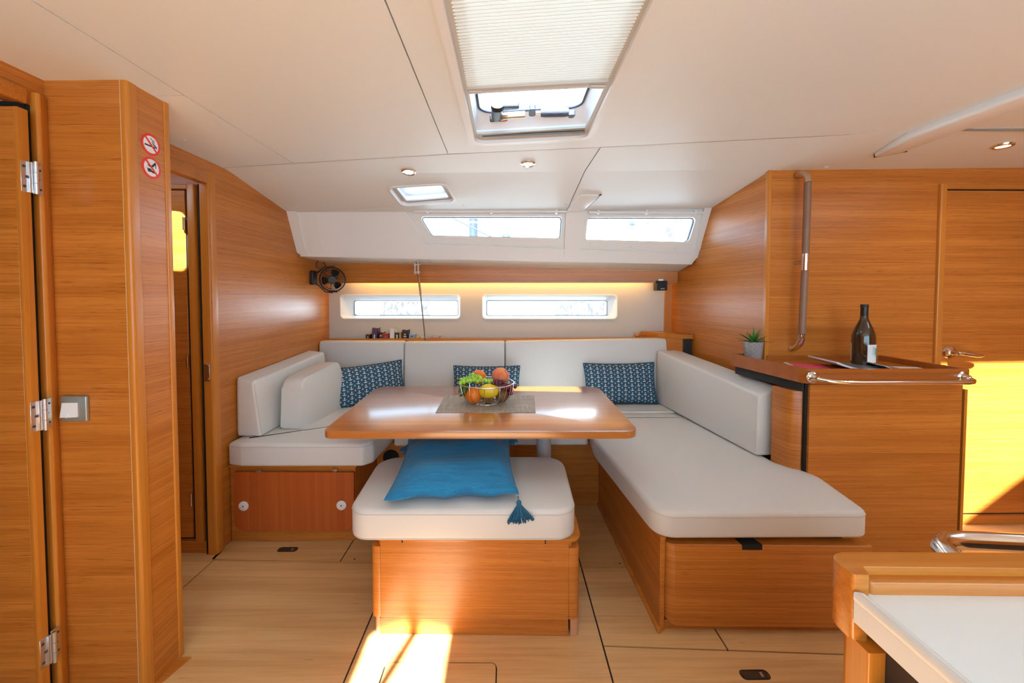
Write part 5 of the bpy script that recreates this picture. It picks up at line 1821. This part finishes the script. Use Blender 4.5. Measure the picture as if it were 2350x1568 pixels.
# ---- rigging rod
rg_ = thing('rigging_rod', 'slim steel rigging rod with a turnbuckle in front of the left hull window', 'rigging rod', (-0.62, 2.9, 0.85))
ry = lambda z: 2.83 + (1.46 - z) * 0.26
bmw = bmesh.new()
for sx in (-0.012, 0.010):
    join(bmw, prism(rpoly([(2.815, 1.375), (2.845, 1.375), (2.845, 1.475), (2.815, 1.475)], 0.008, 4), -0.630 + sx - 0.0035, -0.630 + sx + 0.0035, 'x', r=0.001, seg=1))
fin('toggle_fork', bmw, steel_r, rg_)
fin('clevis_pin', cyl((-0.650, 2.83, 1.445), 0.008, 0.042, 'x', 16), steel, rg_)
fin('clevis_pin', cyl((-0.650, 2.832, 1.390), 0.009, 0.042, 'x', 16), steel, rg_)
fin('turnbuckle', tube([(-0.628, ry(1.40), 1.40), (-0.625, ry(1.33), 1.345), (-0.620, ry(1.22), 1.225)], 0.0085, n=14, taper=lambda t: 1.25 if t < 0.2 else 0.9), plain('bronzed_steel', (0.45, 0.34, 0.27), 0.25, 1.0), rg_)
fin('rod', tube([(-0.620, ry(1.235), 1.235), (-0.6105, ry(1.0), 1.0), (-0.604, ry(0.80) - 0.005, 0.80)], 0.0042, n=10), plain('wire_rope', (0.22, 0.17, 0.14), 0.45, 0.7), rg_)
fin('ceiling_plate', cyl((-0.63, 2.83, 1.472), 0.024, 0.004, 'z', 24), plain('cream_plate', (0.6, 0.52, 0.42), 0.4), rg_)

# ---- corner box with cloth front at the right end of the settee
cbx = thing('corner_box', 'small wooden corner box with grey cloth front beside the back cushions', 'cabinet', (1.22, 2.86, 0.6))
fin('lid', prism([(1.020, 3.005), (1.215, 2.716), (1.283, 2.71), (1.245, 3.01)], 0.925, 0.955, r=0.002, seg=1), wood_sx, cbx)
fin('side', prism([(1.030, 3.002), (1.216, 2.726), (1.224, 2.731), (1.038, 3.008)], 0.60, 0.9245), wood_h, cbx, smooth=0)
fin('cloth_front', prism([(1.2245, 2.729), (1.276, 2.724), (1.250, 3.0), (1.05, 3.005)], 0.60, 0.9245), cloth_and_shade, cbx, smooth=0)
fin('rounded_end', ball((0.992, lny(1.0) - 0.05, 0.925), 0.022, (1, 0.5, 1), 16, 10), wood_sx, cbx)

# ---- small cube speaker under the valance
sp = thing('cube_speaker', 'small black cube loudspeaker under the right end of the valance', 'speaker', (1.137, 2.90, 1.26))
fin('cabinet', box(1.100, 1.176, 2.895, 2.97, 1.262, 1.333, 0.003, 2), black, sp)
gr_ = fin('grille', box(1.102, 1.174, 2.890, 2.896, 1.264, 1.331, 0.003, 2), plain('black_grille_cloth', (0.02, 0.022, 0.026), 0.8, nb=(900, 0.4, 0.001)), sp)
text_obj('logo', 'BOSE', 0.0125, plain('logo_white', (0.8, 0.8, 0.82), 0.4), gr_, face_mat((1.138, 2.8895, 1.2745), (1, 0, 0), None, (0, -1, 0)), 0.0003, shear=0.4)
fin('bracket', box(1.12, 1.155, 2.92, 2.95, 1.333, 1.345), steel_r, sp, smooth=0)

# ---- cabin fan
FC = Vector((-1.236, 2.855, 1.338))
fn = thing('cabin_fan', 'small black wire-guard fan mounted on the left bulkhead', 'fan', tuple(FC))
nF = Vector((0.28, -0.95, -0.12)).normalized()
aF = nF.cross(Vector((0, 0, 1))).normalized() * -1
bF = nF.cross(aF) * -1
if bF.z < 0: bF = -bF


def fp(r, a, d):
    return FC + aF * (r * math.cos(a)) + bF * (r * math.sin(a)) + nF * d


for r_, d_, th in ((0.084, -0.01, 0.0045), (0.084, 0.012, 0.003), (0.066, 0.024, 0.0017), (0.050, 0.028, 0.0017), (0.036, 0.030, 0.0017), (0.07, -0.03, 0.0017)):
    fin('guard_ring', tube([fp(r_, 2 * math.pi * i / 40, d_) for i in range(40)], th, closed=True, n=6), black, fn)
for i in range(3):
    a = 2 * math.pi * i / 3 + 0.35
    fin('guard_spoke', tube([fp(0.02, a, 0.033), fp(0.05, a, 0.030), fp(0.084, a, 0.012), fp(0.084, a, -0.012)], 0.0020, n=6), black, fn)
Mf = Matrix((aF, bF, nF)).transposed().to_4x4(); Mf.translation = FC
fin('hub', lathe([(0, -0.045), (0.026, -0.045), (0.03, -0.03), (0.03, 0.022), (0.026, 0.030), (0, 0.032)], n=24, M=Mf), plain('charcoal_hub', (0.035, 0.03, 0.03), 0.5), fn)
for i in range(3):
    a0 = 2 * math.pi * i / 3 + 1.2
    bm = bmesh.new()
    rows = []
    for k in range(6):
        r_ = 0.026 + 0.046 * k / 5
        wd = 0.32 + 0.18 * math.sin(math.pi * k / 5)
        rows.append([bm.verts.new(fp(r_, a0 + s * wd, 0.004 + s * 0.010)) for s in (-1, -0.3, 0.4, 1)])
    for A, B in zip(rows, rows[1:]):
        for k in range(3):
            bm.faces.new((A[k], A[k + 1], B[k + 1], B[k]))
    bmesh.ops.solidify(bm, geom=bm.faces[:], thickness=0.0015)
    fin('blade', bm, black, fn)
fin('wall_mount', prism(rpoly([(2.80, 1.30), (2.86, 1.30), (2.86, 1.40), (2.80, 1.40)], 0.012, 4), -1.372, -1.345, 'x', r=0.004, seg=2), black, fn)
fin('yoke', tube([Vector((-1.35, 2.83, 1.375)), fp(0.098, 2.6, 0.0) + Vector((-0.01, 0, 0.0)), fp(0.100, 2.1, 0), fp(0.094, 1.4, 0.0)], 0.006, n=8), black, fn)
fin('yoke', tube([Vector((-1.35, 2.83, 1.315)), fp(0.100, 3.6, 0), fp(0.100, 4.2, 0), fp(0.094, 4.7, 0.0)], 0.005, n=8), black, fn)
fin('foot_switch', box(FC.x - 0.02, FC.x + 0.045, FC.y - 0.02, FC.y + 0.02, 1.246, 1.262, 0.004, 2), black, fn)
fin('cable', tube(bez((-1.34, 2.86, 1.47), (-1.36, 2.83, 1.42), (-1.31, 2.85, 1.415), 8), 0.0028, n=6), black, fn)
fin('cable', tube(bez((-1.31, 2.88, 1.465), (-1.28, 2.86, 1.44), (-1.285, 2.86, 1.40), 8), 0.0028, n=6), black, fn)

# ---- light switch on the column
sw = thing('light_switch', 'square grey light switch with a white rocker on the left column', 'light switch', (-1.274, 1.187, 0.888))
fin('plate', box(-1.312, -1.236, 1.179, 1.1895, 0.850, 0.926, 0.004, 3), alu, sw)
rk = fin('rocker', hexa([(-1.3055, 1.170, 0.8645), (-1.2605, 1.1745, 0.8645), (-1.2605, 1.180, 0.8645), (-1.3055, 1.180, 0.8645),
                         (-1.3045, 1.1765, 0.907), (-1.2605, 1.1765, 0.907), (-1.2605, 1.180, 0.907), (-1.3045, 1.180, 0.907)], 0.0008, 1), white_p, sw)
fin('rocker_ridge', hexa([(-1.287, 1.1685, 0.865), (-1.2815, 1.1690, 0.865), (-1.2815, 1.178, 0.865), (-1.287, 1.178, 0.865),
                          (-1.2865, 1.1760, 0.888), (-1.2855, 1.1760, 0.888), (-1.2855, 1.178, 0.888), (-1.2865, 1.178, 0.888)]), white_p, rk, smooth=0)

# ---- two round warning stickers on the column (plane x = -1.1)
red = plain('sticker_red', (0.80, 0.015, 0.012), 0.35)
whi = plain('sticker_white', (0.82, 0.82, 0.82), 0.4)
ink = plain('sticker_black', (0.015, 0.015, 0.015), 0.5)


def stk(name, lab, y, z, r, draws):
    t = thing(name, lab, 'sticker', (-1.1005, y, z), 'warning stickers on the column')
    P_ = lambda u, v: (y + u * r, z + v * r)

    def lay(nm, pts, d, m):
        fin(nm, prism([P_(u, v) for u, v in pts], -1.1038 if d == 0 else -1.1035 + d, -1.1030 + 0.0002 + d, 'x'), m, t, smooth=0)
    circ = lambda q: [(q * math.cos(2 * math.pi * i / 40), q * math.sin(2 * math.pi * i / 40)) for i in range(40)]
    lay('red_disc', circ(1.0), 0, red)
    lay('white_field', circ(0.80), 0.0004, whi)
    for nm, pts in draws:
        lay(nm, pts, 0.0007, ink)
    s = 0.062
    lay('slash', [(-0.57 - s, 0.57 - s), (0.57 - s, -0.57 - s), (0.57 + s, -0.57 + s), (-0.57 + s, 0.57 + s)], 0.0010, red)


def stroke(path, w_):
    L_, Rr = [], []
    for i, p in enumerate(path):
        a = Vector(path[max(0, i - 1)]); b = Vector(path[min(len(path) - 1, i + 1)])
        d = (b - a).normalized(); n_ = Vector((-d.y, d.x)) * w_
        L_.append((p[0] + n_.x, p[1] + n_.y)); Rr.append((p[0] - n_.x, p[1] - n_.y))
    return L_ + Rr[::-1]


sm1 = [(-0.05 + 0.10 * math.sin(k * 0.9) + 0.06 * k, 0.60 - 0.085 * k) for k in range(9)]
sm2 = [(0.20 + 0.09 * math.sin(k * 0.9 + 0.6) + 0.04 * k, 0.50 - 0.075 * k) for k in range(9)]
stk('no_smoking_sticker', 'round red no-smoking sticker on the left column', 1.268, 1.690, 0.0325,
    [('cigarette', [(-0.68, -0.22), (0.48, -0.22), (0.48, -0.08), (-0.68, -0.08)]), ('cigarette_tip', [(0.53, -0.22), (0.62, -0.22), (0.62, -0.08), (0.53, -0.08)]),
     ('smoke', stroke(sm1, 0.03)), ('smoke', stroke(sm2, 0.03))])
stk('no_shoes_sticker', 'round red no-shoes sticker below the no-smoking one on the left column', 1.268, 1.619, 0.0325,
    [('high_heel', [(-0.42, 0.20), (-0.10, 0.16), (0.12, 0.34), (0.36, 0.62), (0.46, 0.56), (0.48, 0.04), (0.42, 0.04), (0.38, 0.34), (0.24, 0.20), (0.06, 0.02), (-0.20, 0.02), (-0.40, 0.12)]),
     ('shoe', [(-0.60, -0.02), (-0.48, -0.14), (-0.16, -0.10), (0.02, -0.24), (0.34, -0.34), (0.50, -0.30), (0.50, -0.44), (0.10, -0.48), (-0.02, -0.42), (-0.40, -0.46), (-0.46, -0.22)])])

# ================================================================ OUTSIDE: neighbouring yacht seen through the windows
nbm = plain('white_yacht_gelcoat', (0.85, 0.86, 0.87), 0.3)
nb = thing('neighbouring_yacht', 'white neighbouring yacht alongside, seen overexposed through the windows', 'yacht', (0, 6.5, -0.6))
fin('hull', box(-9, 9, 5.6, 8.6, -0.6, 1.55, 0.25, 4), nbm, nb)
fin('deck_edge', box(-9, 9, 5.5, 5.62, 1.45, 1.53, 0.02, 2), nbm, nb)


def sparkle_mat():
    m, nt, bs = new_mat('glass_with_painted_sparkle')
    co = coords(nt)
    n = noise(nt, scaled(nt, co, (28, 5, 10)), 1.0, 5, 0.75)
    nt.links.new(mixc(nt, n.smooth(0.40, 0.60), (0.055, 0.050, 0.047), (0.17, 0.155, 0.148)), bs.inputs['Base Color'])  # water glints painted into the colour as noise
    bs.inputs['Roughness'].default_value = 0.6
    bs.inputs['Specular IOR Level'].default_value = 0.1
    return m


spk = sparkle_mat()
fin('hull_window', box(-1.76, -1.08, 5.575, 5.62, 0.955, 1.145), spk, nb, smooth=0)
fin('hull_window', box(0.69, 1.50, 5.575, 5.62, 0.94, 1.145), spk, nb, smooth=0)
fin('mast', tube([(-0.56, 6.8, 1.5), (-0.545, 6.8, 12)], 0.072, n=20), plain('blue_grey_alloy', (0.030, 0.038, 0.050), 0.5), nb)
fin('mast_band', tube([(-0.559, 6.8, 2.45), (-0.559, 6.8, 2.475)], 0.075, n=20), nbm, nb)
fin('stay', tube([(-2.3, 6.6, 3.20), (0.02, 6.6, 2.066)], 0.013, n=8), plain('blue_grey_rope', (0.012, 0.018, 0.03), 0.5), nb)
fin('winch', ball((0.0, 5.9, 2.08), 0.062, (1.1, 1, 1), 16, 10), plain('dark_chrome', (0.10, 0.11, 0.12), 0.3, 0.8), nb)
bo_ = fin('boom_cover', box(0.9, 4.6, 6.0, 6.3, 1.85, 3.6, 0.1, 3), nbm, nb)
text_obj('boom_lettering', 'ATHENIAN Y', 0.085, plain('pale_grey_letters', (0.065, 0.063, 0.06), 0.6), bo_, face_mat((2.44, 5.99, 2.355), (1, 0, 0.12), None, (0, -1, 0)), 0.003, space=1.55)
fin('boom_emblem', cyl((1.885, 5.985, 2.30), 0.040, 0.01, 'y', 28), plain('sky_blue_print', (0.03, 0.06, 0.09), 0.6), bo_)
fin('boom_emblem_waves', box(1.84, 1.93, 5.98, 5.986, 2.270, 2.28), nbm, bo_, smooth=0)
fin('boom_line', tube([(1.20, 5.95, 2.245), (2.59, 5.95, 2.42)], 0.004, n=6), plain('grey_rope', (0.06, 0.06, 0.06), 0.6), nb)
for x in (2.40, 2.56):
    fin('stanchion', tube([(x, 5.7, 1.5), (x + 0.02, 5.7, 3.4)], 0.007, n=8), plain('pale_blue_steel', (0.12, 0.13, 0.15), 0.4, 0.3), nb)
for x, z in ((2.33, 2.17), (2.37, 2.10)):
    fin('rope_coil', tube(ring_path((x, 5.75, z), 0.022, 20, 'y'), 0.008, closed=True, n=6), plain('blue_rope', (0.02, 0.035, 0.06), 0.6), nb)
bmo = tube([(-3.4, 1.55, 3.0), (-2.0, 1.545, 3.0), (2.6, 1.53, 3.0)], 0.17, n=24)  # unseen boom added to block sun from the small hatch
tag(fin('sun_blocking_boom', bmo, nbm), 'unseen white boom added above the coachroof to shade the small hatch', 'boom')
# red flag aloft, visible through the clear part of the big hatch
fg = thing('red_burgee', 'faint red and white burgee aloft, seen through the big hatch', 'flag', (0.20, 2.6, 3.6))


def cloth(name, c):
    if name in MATS: return MATS[name]
    m, nt, bs = new_mat(name)
    bs.inputs['Base Color'].default_value = (*c, 1)
    tr = nt.nodes.new('ShaderNodeBsdfTranslucent'); tr.inputs[0].default_value = (*c, 1)
    mx = nt.nodes.new('ShaderNodeMixShader'); mx.inputs[0].default_value = 0.8
    nt.links.new(bs.outputs[0], mx.inputs[1]); nt.links.new(tr.outputs[0], mx.inputs[2]); nt.links.new(mx.outputs[0], nt.nodes['Material Output'].inputs[0])
    MATS[name] = m
    return m


def fcloth(name, pts, m, dz=0.0):
    bm = bmesh.new()
    A = [bm.verts.new((x, y, z + dz)) for x, y, z in pts]
    bm.faces.new(A)
    bmesh.ops.solidify(bm, geom=bm.faces[:], thickness=0.002)
    return fin(name, bm, m, fg, smooth=0)


fcloth('cloth', [(0.02, 2.30, 3.40), (0.36, 2.24, 3.40), (0.38, 1.98, 3.40), (0.02, 2.04, 3.40)], cloth('thin_white_cloth', (0.85, 0.85, 0.87)))
fcloth('red_wave', [(0.02, 2.29, 3.40), (0.30, 2.24, 3.40), (0.35, 2.08, 3.40), (0.24, 2.17, 3.40), (0.12, 2.19, 3.40), (0.02, 2.21, 3.40)], cloth('thin_red_cloth', (0.80, 0.30, 0.34)), -0.004)
fcloth('blue_shield', [(0.11, 2.17, 3.40), (0.17, 2.16, 3.40), (0.16, 2.215, 3.40), (0.14, 2.235, 3.40), (0.12, 2.22, 3.40)], cloth('thin_blue_cloth', (0.25, 0.32, 0.55)), -0.008)

for o in list(LOCALS.values()):
    if '_local' in o: del o['_local']
